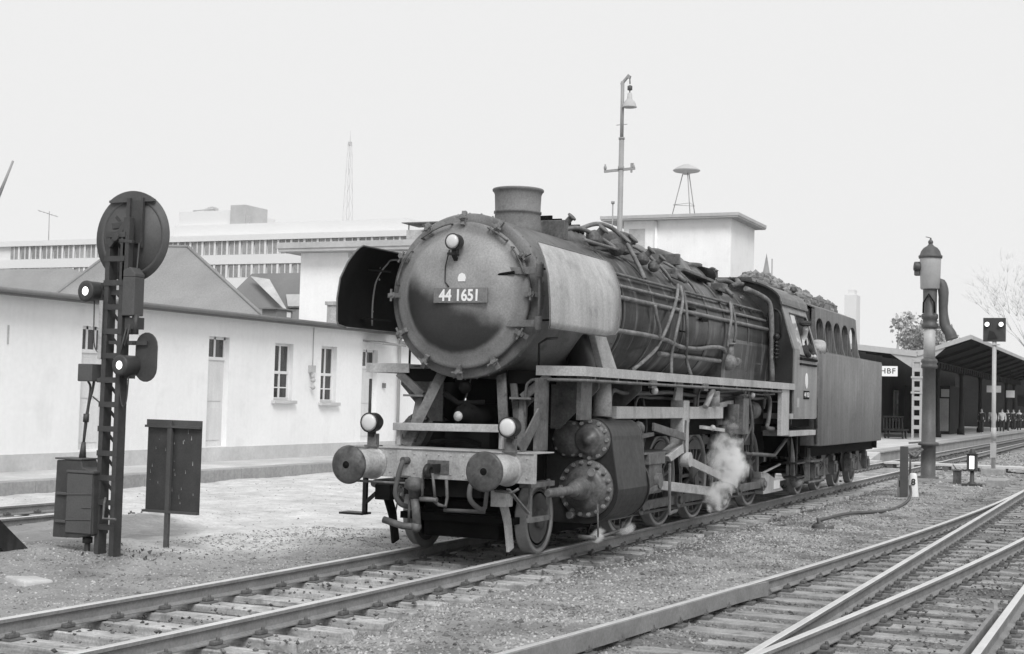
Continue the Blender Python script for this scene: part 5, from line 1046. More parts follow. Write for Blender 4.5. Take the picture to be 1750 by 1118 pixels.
m = MB(); m.hexa([(19.2, -2.34, -.3), (19.36, -2.34, -.3), (19.36, -2.2, -.3), (19.2, -2.2, -.3), (19.22, -2.33, .3), (19.34, -2.33, .3), (19.34, -2.22, .3), (19.22, -2.22, .3)]); c2 = m.build('marker_stone', M_BALC, at=(19.3, -2.27, -.2), bevel=.012); tag(c2, "narrow white stone half hidden left of the steel post", 'marker stone', 'white stones at the steel post')
m = MB(); m.box((19.18, -2.285, .05), (19.215, -2.255, .2)); m.build('figure', M_BLACKL, c2)
m = MB(); m.prism([(-2.46, 19.0), (-2.30, 19.0), (-2.30, 19.02), (-2.37, 19.03), (-2.37, 19.13), (-2.30, 19.14), (-2.30, 19.16), (-2.46, 19.16), (-2.46, 19.14), (-2.39, 19.13), (-2.39, 19.03), (-2.46, 19.02)], 'z', -.4, .98); m.v = [(b_, a_, c_) for a_, b_, c_ in m.v]
tag(m.build('steel_post', M_SIGD, at=(19.1, -2.38, -.2)), "waist high grey steel post standing between the two white stones", 'post')
m = MB(); m.tube(smooth_path([(19.2, -2.5, .1), (18.9, -2.56, -.12), (16.3, -2.82, -.14), (13.9, -2.86, -.13), (12.6, -2.42, -.12), (11.2, -2.31, -.12), (10.4, -2.33, -.10), (9.9, -2.42, -.06), (9.5, -2.55, -.13)]), .03, 8); tag(m.build('cable', M_HOSE, at=(13, -2.5, -.15)), "dark cable snaking over the gravel from the white stones", 'cable')
m = MB(); m.tube([(9.45, -2.45, -.16), (9.25, -2.62, -.12)], .06, 8); m.bar((9.1, -2.5, -.17), (9.5, -2.75, -.13), .05, .05); tag(m.build('iron_scrap', M_PLATE, at=(9.3, -2.55, -.15)), "scrap of dark iron lying at the cable's end", 'scrap')
# boarded crossing before the platform
m = MB()
for k in range(4): m.box((34.3+.28*k, -9.5, -.03), (34.56+.28*k, -.90, .035-.004*k)); m.box((34.3+.28*k, -.66, -.03), (34.56+.28*k, .66, .035-.004*k)); m.box((34.3+.28*k, .90, -.03), (34.56+.28*k, 2.4, .035-.004*k))
for y in np.arange(-9.4, 2.4, .9):
    if abs(abs(y)-.77) > .2: m.box((34.5, y-.1, -.24), (35.3, y+.1, -.03))
tag(m.build('board_crossing', M_SOCLE, at=(34.8, -3, -.2)), "pale board crossing laid across the tracks in front of the platform end", 'crossing')

# ------------------------------------------------------------------ platform with butterfly canopy
PF = thing('station_platform', "low concrete station platform under the canopy beyond the tender", 'platform', (39, 5, -.2))
m = MB(); m.prism([(39.2, 1.62), (160, 1.62), (160, 12), (39.2, 12)], 'z', -.4, .20); m.prism([(39.2, .2), (39.2, -.4), (35.7, -.4), (35.7, -.18)], 'y', 1.62, 9.); m.build('slab', M_CONC, PF)
m = MB(); m.box((39.15, 1.52, .17), (160, 2.2, .225)); m.box((39.2, 1.605, -.4), (160, 1.618, .17)); m.build('edge_stone', M_CONCD, PF, bevel=.01)
m = MB()
for x in (40.5, 42): m.tube([(36.2, 2.5+.0*x, -.1), (36.2, 2.5, 1.0), (39.2, 2.5, 1.15)], .02, 6)
m.build('ramp_rail', M_DUST, PF)
CN = thing('platform_canopy', "long butterfly canopy with dark underside on a row of slim columns", 'canopy', (62, 3.7, .2))
m = MB()
def canopy_y(i): return
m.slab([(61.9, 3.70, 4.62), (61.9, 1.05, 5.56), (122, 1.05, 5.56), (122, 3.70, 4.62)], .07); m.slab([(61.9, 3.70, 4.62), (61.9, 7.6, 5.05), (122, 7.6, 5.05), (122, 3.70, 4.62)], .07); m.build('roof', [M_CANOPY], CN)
m = MB(); m.slab([(61.85, 3.70, 4.72), (61.85, .98, 5.66), (122, .98, 5.66), (122, 3.70, 4.72)], .05); m.slab([(61.85, 3.70, 4.72), (61.85, 7.7, 5.16), (122, 7.7, 5.16), (122, 3.70, 4.72)], .05); m.bar((61.82, .98, 5.60), (61.82, 3.7, 4.66), .05, .22, (0, 0, 1)); m.bar((61.82, 3.7, 4.68), (61.82, 7.7, 5.1), .05, .3, (0, 0, 1)); m.bar((61.8, .96, 5.56), (122, .96, 5.56), .05, .2); m.build('fascia', M_CANTOP, CN)
m = MB(); m.box((61.9, 3.5, 4.2), (122, 3.9, 4.5))
for k in range(50): m.box((63+1.2*k, 3.44, 4.12), (63.5+1.2*k, 3.96, 4.42))
for k in range(12): m.bar((62.2+5.4*k, 3.7, 4.5), (62.2+5.4*k, 1.2, 5.42), .12, .16); m.bar((62.2+5.4*k, 3.7, 4.5), (62.2+5.4*k, 7.4, 4.95), .12, .16)
m.build('valley_beam', M_DKWALL, CN)
for i, x in enumerate((69.6, 80.5, 91.5, 102, 111, 118)):
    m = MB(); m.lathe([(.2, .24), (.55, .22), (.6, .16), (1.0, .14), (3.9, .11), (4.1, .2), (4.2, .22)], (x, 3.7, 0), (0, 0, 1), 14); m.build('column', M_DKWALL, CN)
m = MB()
for y in (3.5, 3.9): m.box((61.8, y-.05, .2), (62.0, y+.05, 4.3))
for k in range(8): m.box((61.79, 3.5, .75+.5*k), (61.81, 3.9, .95+.5*k)); m.box((61.99, 3.5, .75+.5*k), (62.01, 3.9, .95+.5*k))
m.box((61.75, 3.4, 2.6), (62.05, 4.0, 2.7)); m.box((61.75, 3.4, 3.4), (62.05, 4.0, 3.5)); m.prism([(3.5, 3.9), (3.9, 3.9), (5.2, 4.75), (2.3, 5.0)], 'x', 61.86, 61.94)
m.build('lattice_column', M_CRANEL, CN)
SB = thing('station_building', "dark station wall with doors and pale windows in the canopy's shadow", 'building', (90, 9, .2))
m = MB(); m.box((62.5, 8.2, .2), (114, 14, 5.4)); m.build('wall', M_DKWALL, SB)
for x in (66, 74, 82, 90, 98, 106):
    f = MB(); f.box((x, 8.14, .9), (x+1.6, 8.195, 3.0)); w = f.build('window', M_FRAME if x in (74, 82) else M_DKWALL, SB); g = MB(); g.box((x+.1, 8.12, 1.0), (x+.75, 8.139, 2.9)); g.box((x+.85, 8.12, 1.0), (x+1.5, 8.139, 2.9)); g.build('pane', M_WIN, w)
HA = thing('station_hall', "dark end wall with a bright opening closing the view beneath the canopy", 'building', (128, 6, .2))
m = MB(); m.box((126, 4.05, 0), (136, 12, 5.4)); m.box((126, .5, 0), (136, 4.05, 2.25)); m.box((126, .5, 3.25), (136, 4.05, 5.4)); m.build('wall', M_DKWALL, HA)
KI = thing('kiosk', "small kiosk with pale upper panes and a pale door behind the first columns", 'kiosk', (84, 5.8, .2))
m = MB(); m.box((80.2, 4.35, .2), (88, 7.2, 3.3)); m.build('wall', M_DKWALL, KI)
m = MB(); m.box((80.15, 4.4, 2.6), (80.19, 4.9, 3.1)); m.box((80.15, 5.0, 2.6), (80.19, 5.3, 3.1)); m.build('upper_pane', M_CANTOP, KI); m = MB(); m.box((80.15, 4.42, .4), (80.19, 5.0, 2.5)); m.build('door', M_CONCD, KI)
LC = thing('luggage_cart', "dark flat luggage cart with a slatted end parked on the platform behind the tender", 'cart', (62, 5.0, .2))
m = MB(); m.box((61.6, 4.3, .62), (63.2, 5.4, .72)); m.box((61.65, 4.35, .3), (61.75, 5.35, .45)); m.build('deck', M_DKWALL, LC); m = MB()
for k in range(7): m.box((61.6, 4.35+.16*k, .72), (61.65, 4.42+.16*k, 1.35))
m.box((61.6, 4.33, 1.3), (61.65, 5.4, 1.4)); m.build('slatted_end', M_DKWALL, LC)
for x in (61.9, 62.9):
    for y in (4.4, 5.3): MB().lathe([(-.04, .2), (.04, .2)], (x, y, .41), (0, 1, 0), 14).build('wheel', M_BLK, LC)
SG = thing('station_sign', "white HBF station sign hanging under the canopy beside the tender", 'sign', (62, 5.1, 4.2), 'signs hanging under the canopy')
m = MB(); m.box((61.96, 4.72, 3.48), (62.02, 6.0, 4.02)); pl = m.build('panel', M_SIGNW, SG, bevel=.01); letters("HBF", .40, (61.955, 5.22, 3.75), (0, -1, 0), (0, 0, 1), M_DKWALL, pl, .004, .002, sx=1.05, spacing=1.15)
m = MB(); m.cyl((61.99, 5.0, 4.0), (61.99, 5.0, 4.7), .02, 6); m.cyl((61.99, 5.8, 4.0), (61.99, 5.8, 4.8), .02, 6); m.build('hanger', M_DKWALL, SG)
for i, (x, y0_, y1_, za, zb_, lb) in enumerate(((100, 2.1, 2.72, 2.82, 3.36, "plain white hanging sign far along the platform, right of the pale signal post"), (84, 1.6, 2.5, 3.0, 3.45, "grey hanging board under the canopy just right of the pale signal post"))):
    s_ = thing('station_sign', lb, 'sign', (x, y0_, 4.5), 'signs hanging under the canopy'); m = MB(); m.box((x, y0_, za), (x+.06, y1_, zb_)); m.build('panel', M_SIGNW if i == 0 else M_CONC, s_); m = MB(); m.cyl((x+.03, (y0_+y1_)/2, zb_), (x+.03, (y0_+y1_)/2, 5.1), .025, 6); m.build('hanger', M_DKWALL, s_)
person((86, 3.0, .2), 2.8, "person in dark coat waiting behind the second platform column", step=.05, group='people on the station platform')
person((90, 2.7, .2), 3.0, "person in pale jacket and dark trousers on the platform, left of the pale signal post", coat=M_CLOTHL, hat=False, group='people on the station platform')
person((92.5, 2.3, .2), 3.3, "person in pale top standing close beside the signal post's left edge", coat=M_CLOTHL, hat=False, step=.06, group='people on the station platform')
person((96, 2.2, .2), 2.6, "person in dark clothes walking just right of the pale signal post", step=.12, group='people on the station platform')
person((103, 2.0, .2), 3.2, "person in dark coat on the platform below the plain white sign", step=.08, group='people on the station platform')
person((108, 1.85, .2), 2.9, "person in dark coat farthest along the platform at the photo's right edge", hat=False, group='people on the station platform')
person((105, 2.6, .2), 3.0, "person in dark coat and hat beside the last platform column", step=.04, group='people on the station platform')

# ------------------------------------------------------------------ goods shed on the left
def wall_open(m, x0, x1, z0, z1, y, th, ops):                    # wall along x with openings (xa, xb, za, zb)
    ops = sorted(ops); x = x0
    for a, b, c, d in ops:
        m.box((x, y, z0), (a, y+th, z1))
        if c > z0: m.box((a, y, z0), (b, y+th, c))
        m.box((a, y, d), (b, y+th, z1)); x = b
    m.box((x, y, z0), (x1, y+th, z1))
SH = thing('goods_shed', "long low pale plastered shed with doors and two tall windows behind the signal", 'building', (14, 14.2, 0))
ops = [(10.62, 11.5, .45, 3.22), (15.25, 16.12, .42, 3.22), (18.2, 19.1, 1.62, 3.18), (20.55, 21.4, 1.58, 3.20), (22.86, 23.78, .42, 3.20)]
m = MB(); wall_open(m, -6, 25.15, .40, 3.72, 14.2, .3, ops); m.box((-6, 14.5, .4), (-5.7, 20, 3.72)); m.box((24.85, 14.5, .4), (25.15, 20, 3.72)); m.box((-5.7, 19.7, .4), (24.85, 20, 3.72)); m.build('wall', M_PLASTER, SH)
m = MB(); m.box((-6.02, 14.17, 0), (25.17, 20.02, .40)); m.build('socle', M_SOCLE, SH)
m = MB(); m.slab([(-6.4, 13.85, 3.80), (25.45, 13.85, 3.80), (25.45, 17.1, 4.12), (-6.4, 17.1, 4.12)], .06); m.slab([(-6.4, 20.4, 3.80), (25.45, 20.4, 3.80), (25.45, 17.1, 4.12), (-6.4, 17.1, 4.12)], .06); rf = m.build('roof', M_ROOFE, SH)
m = MB(); m.box((-6.4, 13.85, 3.70), (25.45, 13.9, 3.80)); m.box((-6.4, 13.95, 3.72), (25.4, 14.2, 3.745)); m.tube([(-6.4, 13.80, 3.80), (25.45, 13.80, 3.80)], .055, 8); m.build('gutter', M_ROOFD, rf)
m = MB(); m.tube([(25.02, 14.0, 3.72), (25.02, 14.12, 3.55), (25.02, 14.12, .3)], .05, 8); m.build('downpipe', M_CANTOP, SH)
for i, (a, b, c, d) in enumerate(ops):
    y = 14.36; dr = i in (0, 1, 4); f = MB()
    if dr:
        f.box((a, y, c), (b, y+.06, 2.62)); k = MB(); k.box((a+.1, y-.015, c+.15), (b-.1, y-.001, c+1.0)); k.box((a+.1, y-.015, c+1.15), (b-.1, y-.001, 2.5)); w = f.build('door', M_DOOR, SH, bevel=.006); k.build('door_panel', M_DOOR, w, bevel=.008)
        f = MB(); z0 = 2.66; f.box((a, y-.03, 2.62), (b, y+.05, 2.70)); cols = 3 if i == 0 else 2
        for q in range(cols+1): x = a+(b-a-.06)*q/cols; f.box((x, y-.02, 2.70), (x+.06, y+.03, d))
        f.box((a, y-.02, d-.07), (b, y+.035, d)); w = f.build('transom_window', M_FRAME, SH); g = MB(); g.box((a, y+.005, 2.70), (b, y+.012, d)); g.build('pane', M_GLASS, w)
    else:
        for x in (a, (a+b)/2-.035, b-.07): f.box((x, y-.02, c), (x+.07, y+.03, d))
        for z in (c, 2.34, d-.07): f.box((a, y-.025, z), (b, y+.035, z+.08))
        f.box((a, y-.015, 1.95), (b, y+.02, 1.985)); w = f.build('window', M_FRAME, SH, bevel=.004); g = MB(); g.box((a, y+.005, c), (b, y+.012, d)); g.build('pane', M_GLASS, w)
        s_ = MB(); s_.box((a-.1, 14.08, c-.09), (b+.1, 14.38, c)); s_.build('sill', M_SOCLE, SH, bevel=.008)
    if i: MB().box((a-.02, 14.37, d-.001), (b+.02, 14.43, d+.03)).build('lintel', M_ROOFD, SH) if False else None
m = MB(); m.box((19.88, 14.1, 2.42), (20.12, 14.2, 2.62)); m.lathe([(0, .05), (.12, .05)], (20.0, 14.12, 2.25), (0, 0, 1), 10); m.sphere((20.0, 14.1, 2.2), .07, 10); m.sphere((20.0, 14.1, 2.0), .07, 10); m.cyl((20.08, 14.18, 2.6), (20.08, 14.18, 3.7), .012, 6); m.build('wall_bell', M_CANTOP, SH)
m = MB(); m.slab([(22.85, 14.2, 3.46), (24.3, 14.2, 3.46), (24.3, 13.5, 3.36), (22.85, 13.5, 3.36)], .05); m.build('door_canopy', M_ROOFE, SH)
m = MB(); m.box((24.1, 14.12, 2.05), (24.2, 14.2, 2.2)); m.build('wall_switch', M_ROOFD, SH)
for x in (8.35, 12.55): m = MB(); m.box((x, 14.18, 2.7), (x+.04, 14.2, 3.1)); m.build('wall_anchor', M_CONC, SH)
m = MB(); m.box((23.0, 15.2, 3.9), (23.45, 15.6, 4.55)); m.box((22.95, 15.15, 4.55), (23.5, 15.65, 4.66)); m.build('chimney', M_BRICK, rf)
m = MB(); m.box((19.7, 15.2, 3.95), (20.5, 15.7, 4.20)); m.box((19.6, 15.15, 4.2), (20.6, 15.75, 4.24)); v_ = m.build('roof_vent', M_ROOFD, rf); MB().box((20.2, 15.19, 4.0), (20.4, 15.198, 4.15)).build('vent_pane', M_FRAME, v_)
AN = thing('annex', "pale annex with a window past the shed's downpipe, seen between shed and locomotive", 'building', (30, 14.8, 0))
m = MB(); wall_open(m, 25.6, 40, 0, 3.5, 14.8, .3, [(28.2, 29.2, 1.3, 2.9)]); m.box((25.6, 15.1, 0), (25.9, 20, 3.5)); m.build('wall', M_PLASTER, AN); m = MB(); m.slab([(25.55, 14.5, 3.55), (40, 14.5, 3.55), (40, 20, 3.9), (25.55, 20, 3.9)], .1); m.build('roof', M_ROOFE, AN)
f = MB(); 
for x in (28.2, 28.67, 29.13): f.box((x, 14.92, 1.3), (x+.07, 14.98, 2.9))
for z in (1.3, 2.2, 2.83): f.box((28.2, 14.91, z), (29.2, 14.985, z+.07))
w = f.build('window', M_FRAME, AN); MB().box((28.2, 14.95, 1.3), (29.2, 14.96, 2.9)).build('pane', M_GLASS, w)
SP = thing('loading_platform', "low concrete loading platform with a worn edge along the front of the shed", 'platform', (12, 13, -.2))
m = MB(); m.box((-6.5, 11.86, -.4), (40, 14.17, .04)); m.build('slab', M_CONC, SP)
m = MB()
x = -6.5
while x < 40:
    w = random.uniform(1.3, 2.2); m.box((x+.006, 11.78, -.4), (min(40, x+w)-.006, 12.15, .055+random.uniform(-.006, .006))); x += w
m.build('edge_stone', M_CONCD, SP, bevel=.015)

# ------------------------------------------------------------------ buildings beyond
def hip(name, label, x0, x1, y0, y1, ze, zr, ry0, ry1, mt, xr=None):
    t = thing(name, label, 'house', ((x0+x1)/2, (y0+y1)/2, 0), 'tiled houses behind the shed'); xr = xr if xr else (x0+x1)/2
    m = MB(); m.box((x0+.4, y0+.4, -.2), (x1-.4, y1-.4, ze)); m.build('wall', M_PLASTER, t)
    m = MB(); m.add([(x0, y0, ze), (x1, y0, ze), (x1, y1, ze), (x0, y1, ze), (xr, ry0, zr), (xr, ry1, zr)], [(0, 3, 2, 1), (0, 4, 5, 3), (1, 2, 5, 4), (0, 1, 4), (3, 5, 2)]); r = m.build('roof', mt, t)
    return t, r
h1 = thing('tiled_house', "house with a broad grey hipped tile roof behind the shed and the signal", 'house', (41, 35, 0), 'tiled houses behind the shed')
FP = [(37, 27.4), (44.2, 32.4), (47, 44.0), (37, 41.2)]
MB().prism([(37.3, 27.8), (44, 32.6), (46.6, 43.6), (37.3, 40.8)], 'z', -.2, 5.0).build('wall', M_PLASTER, h1)
m = MB(); m.add([(x, y, 4.95) for x, y in FP] + [(42, 35.6, 8.8), (42, 39.8, 8.95)], [(0, 3, 2, 1), (0, 4, 5, 3), (1, 2, 5, 4), (0, 1, 4), (3, 5, 2)]); r1 = m.build('roof', M_ROOFG, h1)
m = MB()
for a, b in (((37, 27.4, 4.98), (42, 35.6, 8.83)), ((37, 41.2, 4.98), (42, 39.8, 8.98)), ((42, 35.6, 8.83), (42, 39.8, 8.98))): m.tube([a, b], .08, 6)
m.build('ridge_tile', M_ROOFG, r1)
h2, r2 = hip('tiled_house', "darker slate roofed house showing right of the broad hipped roof", 49, 58, 27, 40.2, 5.2, 8.45, 29.5, 38.8, M_ROOFD, 52)
m = MB(); m.slab([(51.2, 38.3, 8.2), (51.0, 36.9, 8.0), (48.9, 34.1, 5.9)], .06); m.build('verge_board', M_CONC, r2); m = MB(); m.slab([(50.6, 35.5, 7.1), (50.6, 34.5, 7.1), (49.9, 34.2, 6.4), (49.9, 34.9, 6.4)], .12); m.build('skylight', M_CANTOP, r2)
h3, r3 = hip('tiled_house', "house with a grey hipped roof at the far left edge", 47, 57, 45.5, 70, 5.5, 8.95, 51.9, 64, M_ROOFG, 52)
FB = thing('flat_roofed_house', "pale flat roofed block with wide eaves and a covered chimney behind the smoke deflector", 'building', (45, 24, 0))
m = MB(); m.box((40, 16.5, -.2), (52, 27.72, 8.15)); m.build('wall', M_PLASTER, FB)
m = MB(); m.box((39.3, 15.8, 8.16), (52.6, 28.5, 8.30)); m.box((39.25, 15.75, 8.30), (52.65, 28.55, 8.56)); fr = m.build('roof', M_CANTOP, FB)
m = MB(); m.box((40, 21.0, 8.56), (41.4, 22.3, 9.06)); ch = m.build('chimney', M_BRICK, fr)
m = MB(); m.box((39.9, 20.7, 9.36), (41.5, 22.5, 9.40)); m.prism([(20.75, 9.36), (21.7, 9.36), (21.5, 9.2), (20.9, 9.2)], 'x', 40.1, 41.3)
for y in (21.05, 22.25): m.box((40.1, y-.02, 9.06), (40.14, y+.02, 9.36))
m.build('chimney_cover', M_ROOFD, ch)
m = MB(); m.box((39.95, 25.0, 7.9), (40.0, 25.2, 8.1)); m.build('air_brick', M_CONC, FB)

TB = thing('tower_block', "plain pale flat roofed block rising above the locomotive's boiler", 'building', (84, 23, 0))
m = MB(); m.box((80, 18.95, -.2), (86.2, 26.8, 14.56)); m.build('wall', M_PLASTER, TB)
m = MB(); m.box((79.3, 18.3, 14.56), (86.9, 28.3, 14.66)); m.box((79.25, 18.25, 14.66), (86.95, 28.35, 14.88)); m.build('roof', M_CANTOP, TB)
m = MB(); m.tube([(79.9, 24.35, 14.5), (79.9, 24.35, 3)], .11, 8); m.build('downpipe', M_PLASTER, TB); m = MB(); m.box((79.97, 25.2, 12.6), (79.998, 26.4, 14.0)); m.build('shutter', M_CONC, TB)
SR = thing('roof_siren', "mushroom shaped siren on thin tripod legs on the tower block's roof", 'siren', (84, 23.5, 14.88))
m = MB(); m.lathe([(18.42, .25), (18.5, .3), (18.62, .9), (18.70, 1.0), (18.74, .98), (18.9, .75), (19.05, .45), (19.15, .2), (19.18, 0)], (84, 23.5, 0), (0, 0, 1), 28); m.build('horn', M_CANTOP, SR)
for a in (95, 215, 335):
    c, s_ = math.cos(math.radians(a)), math.sin(math.radians(a)); m = MB(); m.tube([(84+.28*c, 23.5+.28*s_, 18.45), (84+1.15*c, 23.5+1.15*s_, 14.86)], .035, 6); m.build('leg', M_POST, SR)
m = MB(); ps = [(84+.95*math.cos(math.radians(a)), 23.5+.95*math.sin(math.radians(a)), 16.2) for a in (95, 215, 335, 95)]; m.tube(ps, .02, 5); m.build('brace', M_POST, SR)

OF = thing('office_building', "long white office building with ribbon windows fading in the haze behind the roofs", 'building', (160, 120, 0))
m = MB(); m.box((150.5, 60, -.2), (166, 160, 23.3)); m.build('wall', M_OFFICE, OF)
m = MB(); m.box((149.9, 59.5, 22.95), (166, 160, 23.75)); m.box((150.1, 60, 19.6), (150.5, 160, 20.95)); m.box((150.1, 60, 14.6), (150.5, 160, 17.7)); m.build('spandrel', M_OFFICE, OF)
y = 152.6
while y > 66:
    for z0, z1 in ((20.98, 22.92), (17.75, 19.55)):
        f = MB(); f.box((150.3, y-1.55, z0), (150.42, y, z1)); w = f.build('window', M_WIN, OF); g = MB(); g.box((150.2, y-.85, z0), (150.3, y-.72, z1)); g.box((150.2, y-1.9, z0), (150.3, y-1.55, z1)); g.build('mullion', M_OFFICE, w)
    y -= 2.15
m = MB(); m.box((152, 84, 23.7), (164, 123, 25.6)); m.box((153, 113.6, 25.6), (164, 123, 27.75)); m.build('penthouse', M_OFFICE, OF); m = MB(); m.box((152.5, 110.9, 25.6), (158, 113.5, 28.4)); m.box((152.6, 110.3, 25.6), (156, 110.9, 26.8)); m.build('lift_tower', M_CANTOP, OF)
m = MB()
for k in range(7): m.box((154+.3*k, 117.6+.45*k, 27.75), (155.2+.2*k, 118.0+.45*k, 28.4+.2*((k*3) % 2)))
m.tube([(154, 121.2, 28.0), (154, 117.2, 28.25)], .1, 6); m.build('cooling_plant', M_CONC, OF)
def mast_lat(name, label, x, y, z0, z1, w0, w1, mt, cat):
    t = thing(name, label, cat, (x, y, z0)); m = MB(); n = 12; pts = []
    for i in range(n+1):
        k = i/n; w = w0+(w1-w0)*k; z = z0+(z1-z0)*k; pts.append([(x+sx*w, y+sy*w, z) for sx, sy in ((1, 1), (1, -1), (-1, -1), (-1, 1))])
    for c in range(4): m.tube([p[c] for p in pts], .055, 4)
    for i in range(n):
        for c in range(4): m.tube([pts[i][c], pts[i+1][(c+1) % 4]], .035, 4)
    m.build('lattice', mt, t); m = MB(); m.tube([(x, y, z1), (x, y, z1+4)], .08, 6)
    for z in (z0+.5*(z1-z0), z0+.28*(z1-z0), z1-1): m.box((x-.5, y-.5, z), (x+.5, y+.5, z+1.2))
    m.build('aerial', mt, t); return t
mast_lat('lattice_mast', "thin lattice radio mast almost lost in the haze above the flat roofed block", 400, 244.6, 20, 88, 2.4, .5, M_CONC, 'mast')
m = MB(); m.tube([(300, 305, 55), (300, 299.2, 67.7)], .35, 6); m.tube([(300, 306, 55), (300, 299.4, 67.7)], .15, 6); m.tube([(300, 305.5, 0), (300, 305.5, 56)], .6, 6); tag(m.build('crane_jib', M_POST, at=(300, 305, 0)), "slanting jib of a distant crane at the photo's left edge", 'crane')
m = MB(); m.tube([(150.8, 145.6, 23.3), (150.8, 145.7, 28.3)], .06, 6); m.tube([(150.8, 148.0, 28.55), (150.8, 144.0, 27.4)], .04, 5)
for k in range(4): m.tube([(150.2, 147.2-.8*k, 28.3-.22*k), (151.4, 147.2-.8*k, 28.3-.22*k)], .03, 4)
tag(m.build('roof_aerial', M_POST, at=(150.8, 145.6, 23.7)), "thin television aerial on the office building's roof, left of the disc signal", 'aerial')
CH = thing('church_spire', "pointed church spire far off, right of the tower block", 'church', (250, 59.8, 0)); m = MB(); m.lathe([(18, 1.5), (24.5, 1.1), (30.6, 0)], (250, 59.85, 0), (0, 0, 1), 8); m.build('spire', M_ROOFG, CH); m = MB(); m.box((248.5, 58.3, 0), (251.5, 61.4, 18)); m.build('tower', M_PLASTER, CH)
m = MB(); m.tube([(250, 58.75, 0), (250, 58.75, 29.5)], .12, 6); tag(m.build('flag_pole', M_POST, at=(250, 58.75, 0)), "thin distant pole just right of the church spire", 'pole')
m = MB(); m.box((200, 33.2, -.2), (203, 35.0, 18.6)); m.box((200.5, 33.6, 18.6), (202.5, 34.6, 19.4)); tag(m.build('distant_block', M_OFFICE, at=(205, 31, 0)), "blurred grey block in the haze behind the tender", 'building')  # grey close to the sky's, with the haze put into the colour

# ------------------------------------------------------------------ lamp post and poles behind the engine
LP = thing('lamp_post', "tall steel lamp post with a bell shaped lamp and a crossarm, behind the boiler", 'lamp post', (28, 7.93, -.2))
m = MB(); m.tube([(28, 7.93, -.3), (28, 7.93, 6), (28, 7.93, 10.2)], [.10, .09, .085], 10); m.tube([(28, 7.93, 10.2), (28, 7.94, 12.05)], .06, 10); m.lathe([(0, .1), (.06, .1)], (28, 7.93, 10.18), (0, 0, 1), 12); m.build('pole', M_POST, LP)
m = MB(); m.bar((28, 7.99, 11.95), (28, 7.72, 12.25), .07, .08, (1, 0, 0)); m.bar((28, 7.78, 12.2), (28, 7.68, 12.16), .1, .1, (1, 0, 0)); m.build('bracket_arm', M_POST, LP)
m = MB(); m.tube([(28, 7.70, 12.15), (28, 7.69, 11.95)], .02, 6); m.lathe([(0, .03), (.02, .08), (.14, .08), (.17, .03)], (28, 7.69, 11.74), (0, 0, 1), 12); m.cyl((28, 7.69, 11.66), (28, 7.69, 11.76), .02, 6); lm = m.build('insulator', M_SIGD, LP)
m = MB(); m.lathe([(11.66, .07), (11.48, .085), (11.45, .10), (11.40, .15), (11.32, .2), (11.25, .215), (11.21, .235), (11.20, .235), (11.20, .2), (11.3, .1)], (28, 7.69, 0), (0, 0, 1), 24); m.build('lamp_shade', M_CANTOP, LP)
m = MB(); m.bar((28, 8.5, 9.17), (28, 7.46, 9.23), .07, .08)
for y in (8.47, 7.52): m.lathe([(0, .03), (.04, .05), (.1, .05), (.14, .02), (.18, .03)], (28, y, 9.22), (0, 0, 1), 10)
m.bar((28, 7.58, 9.1), (28, 7.58, 9.4), .05, .06, (1, 0, 0)); m.build('crossarm', M_POST, LP); m = MB(); m.tube([(28, 8.12, 10.65), (28, 7.75, 10.66)], .012, 5); m.lathe([(0, .1), (.12, .1)], (28, 7.93, 9.2), (0, 0, 1), 12); m.build('collar', M_POST, LP)
m = MB(); m.tube([(28, 8.18, -.2), (28, 8.18, 8.15)], .022, 6); m.cyl((28, 8.18, 8.12), (28, 8.18, 8.2), .06, 8); tag(m.build('thin_pole', M_POST, at=(28, 8.18, -.2)), "thin pole with a small cap just left of the lamp post", 'pole')

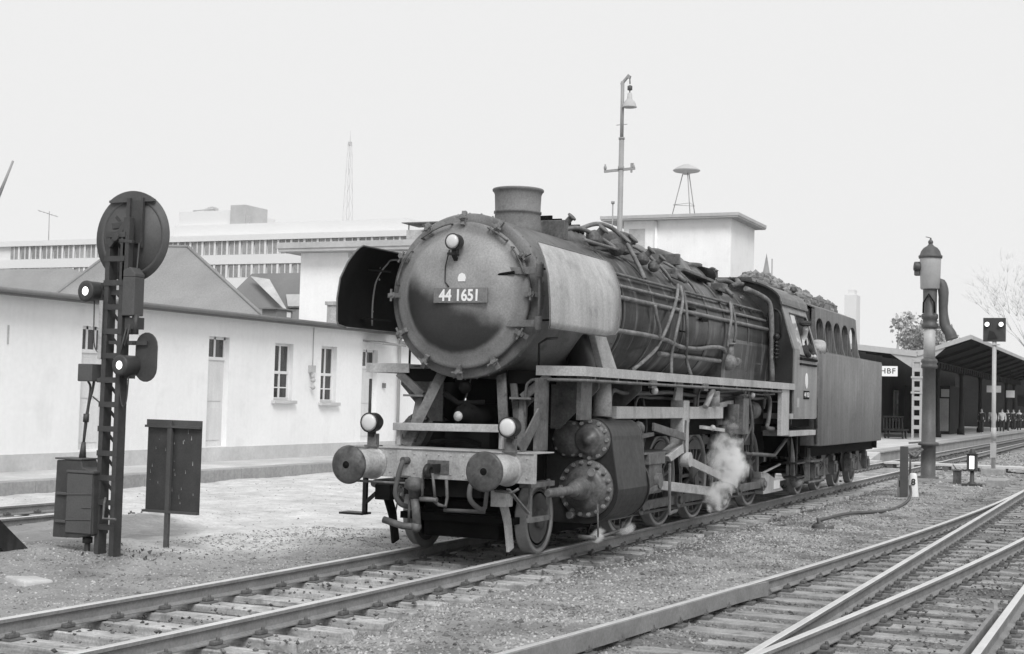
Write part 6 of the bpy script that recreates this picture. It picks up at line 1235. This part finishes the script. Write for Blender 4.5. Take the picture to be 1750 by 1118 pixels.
# ------------------------------------------------------------------ trees
def tree(label, x, y, h, w, leafy, seed, group=None):
    rnd = random.Random(seed); t = thing('tree', label, 'tree', (x, y, -.2), group); m = MB(); tips = []
    def grow(p, d, ln, r, k):
        q = p + d*ln; mid = (p+q)/2 + V(rnd.uniform(-1, 1), rnd.uniform(-1, 1), 0)*ln*.08; m.tube([p, mid, q], [r, r*.85, r*.68], 6 if k > 2 else 4)
        if k == 0: tips.append(q); return
        if k <= 2: tips.append(q)
        for _ in range(3 if k < 5 else 4):
            nd = (d + V(rnd.uniform(-1, 1)*w, rnd.uniform(-1, 1)*w, rnd.uniform(-.2, .5))).normalized(); grow(q, nd, ln*rnd.uniform(.6, .82), r*.58, k-1)
    grow(V(x, y, -.3), V(0, 0, 1), h*.28, h*(.012 if leafy else .0085), 4 if leafy else 6); m.build('trunk', M_HAZYLEAF if leafy else M_HAZYTWIG, t)
    if leafy:
        c = MB()
        for p in tips:
            for _ in range(9):
                o_ = p + V(rnd.gauss(0, .5), rnd.gauss(0, .5), rnd.gauss(0, .4)); a = V(rnd.gauss(0, 1), rnd.gauss(0, 1), rnd.gauss(0, 1)).normalized(); b = a.cross(V(rnd.gauss(0, 1), rnd.gauss(0, 1), rnd.gauss(0, 1))).normalized(); s = rnd.uniform(.15, .4)
                c.add([o_-a*s, o_+b*s*.7, o_+a*s, o_-b*s*.7], [(0, 1, 2, 3)])
        c.build('crown', M_HAZYLEAF, t)
tree("hazy bushy tree left of the water crane's column", 190, 25.2, 20.5, .75, True, 3, "trees beyond the platform")
tree("second hazy tree close behind the water crane's column", 195, 21.0, 17.0, .7, True, 8, "trees beyond the platform")
tree("bare winter tree at the right edge above the canopy roof", 145, 3.4, 19.5, .55, False, 5, "trees beyond the platform")

# low weeds at the foot of the signal and along the siding
def weeds():
    m = MB()
    for _ in range(70):
        k = random.random()
        x, y = (random.gauss(-.4, .5), random.gauss(3.55, .3)) 
        z = float(ground_z(np.array([x]), np.array([y]))[0])-.01; a = random.uniform(0, 2*PI); h = random.uniform(.02, .06); w = h*.5
        m.add([(x-w*math.cos(a)*.4, y-w*math.sin(a)*.4, z), (x+w*math.cos(a)*.4, y+w*math.sin(a)*.4, z), (x+w*math.cos(a+.5), y+w*math.sin(a+.5), z+h*.7), (x+random.gauss(0, .02), y+random.gauss(0, .02), z+h)], [(0, 1, 2, 3)])
    tag(m.build('weeds', M_LEAF), "scrubby dark weeds in the gravel round the signal's foot", 'weeds', kind='stuff')
weeds()

# ------------------------------------------------------------------ haze: thin even air, sky outside
m = MB(); m.box((-30, -60, -1.6), (440, 330, 98)); hz = m.build('haze', M_PLASTER); tag(hz, "pale thin haze that lightens everything far away", 'haze', kind='stuff')
hm = bpy.data.materials.new("haze_air"); hm.use_nodes = True; n = hm.node_tree; n.nodes.clear()
out = n.nodes.new("ShaderNodeOutputMaterial"); pv = n.nodes.new("ShaderNodeVolumePrincipled"); pv.inputs["Density"].default_value = .00015; pv.inputs["Color"].default_value = (.98, .98, .98, 1); pv.inputs["Anisotropy"].default_value = .1
n.links.new(pv.outputs[0], out.inputs["Volume"]); hz.data.materials.clear(); hz.data.materials.append(hm)
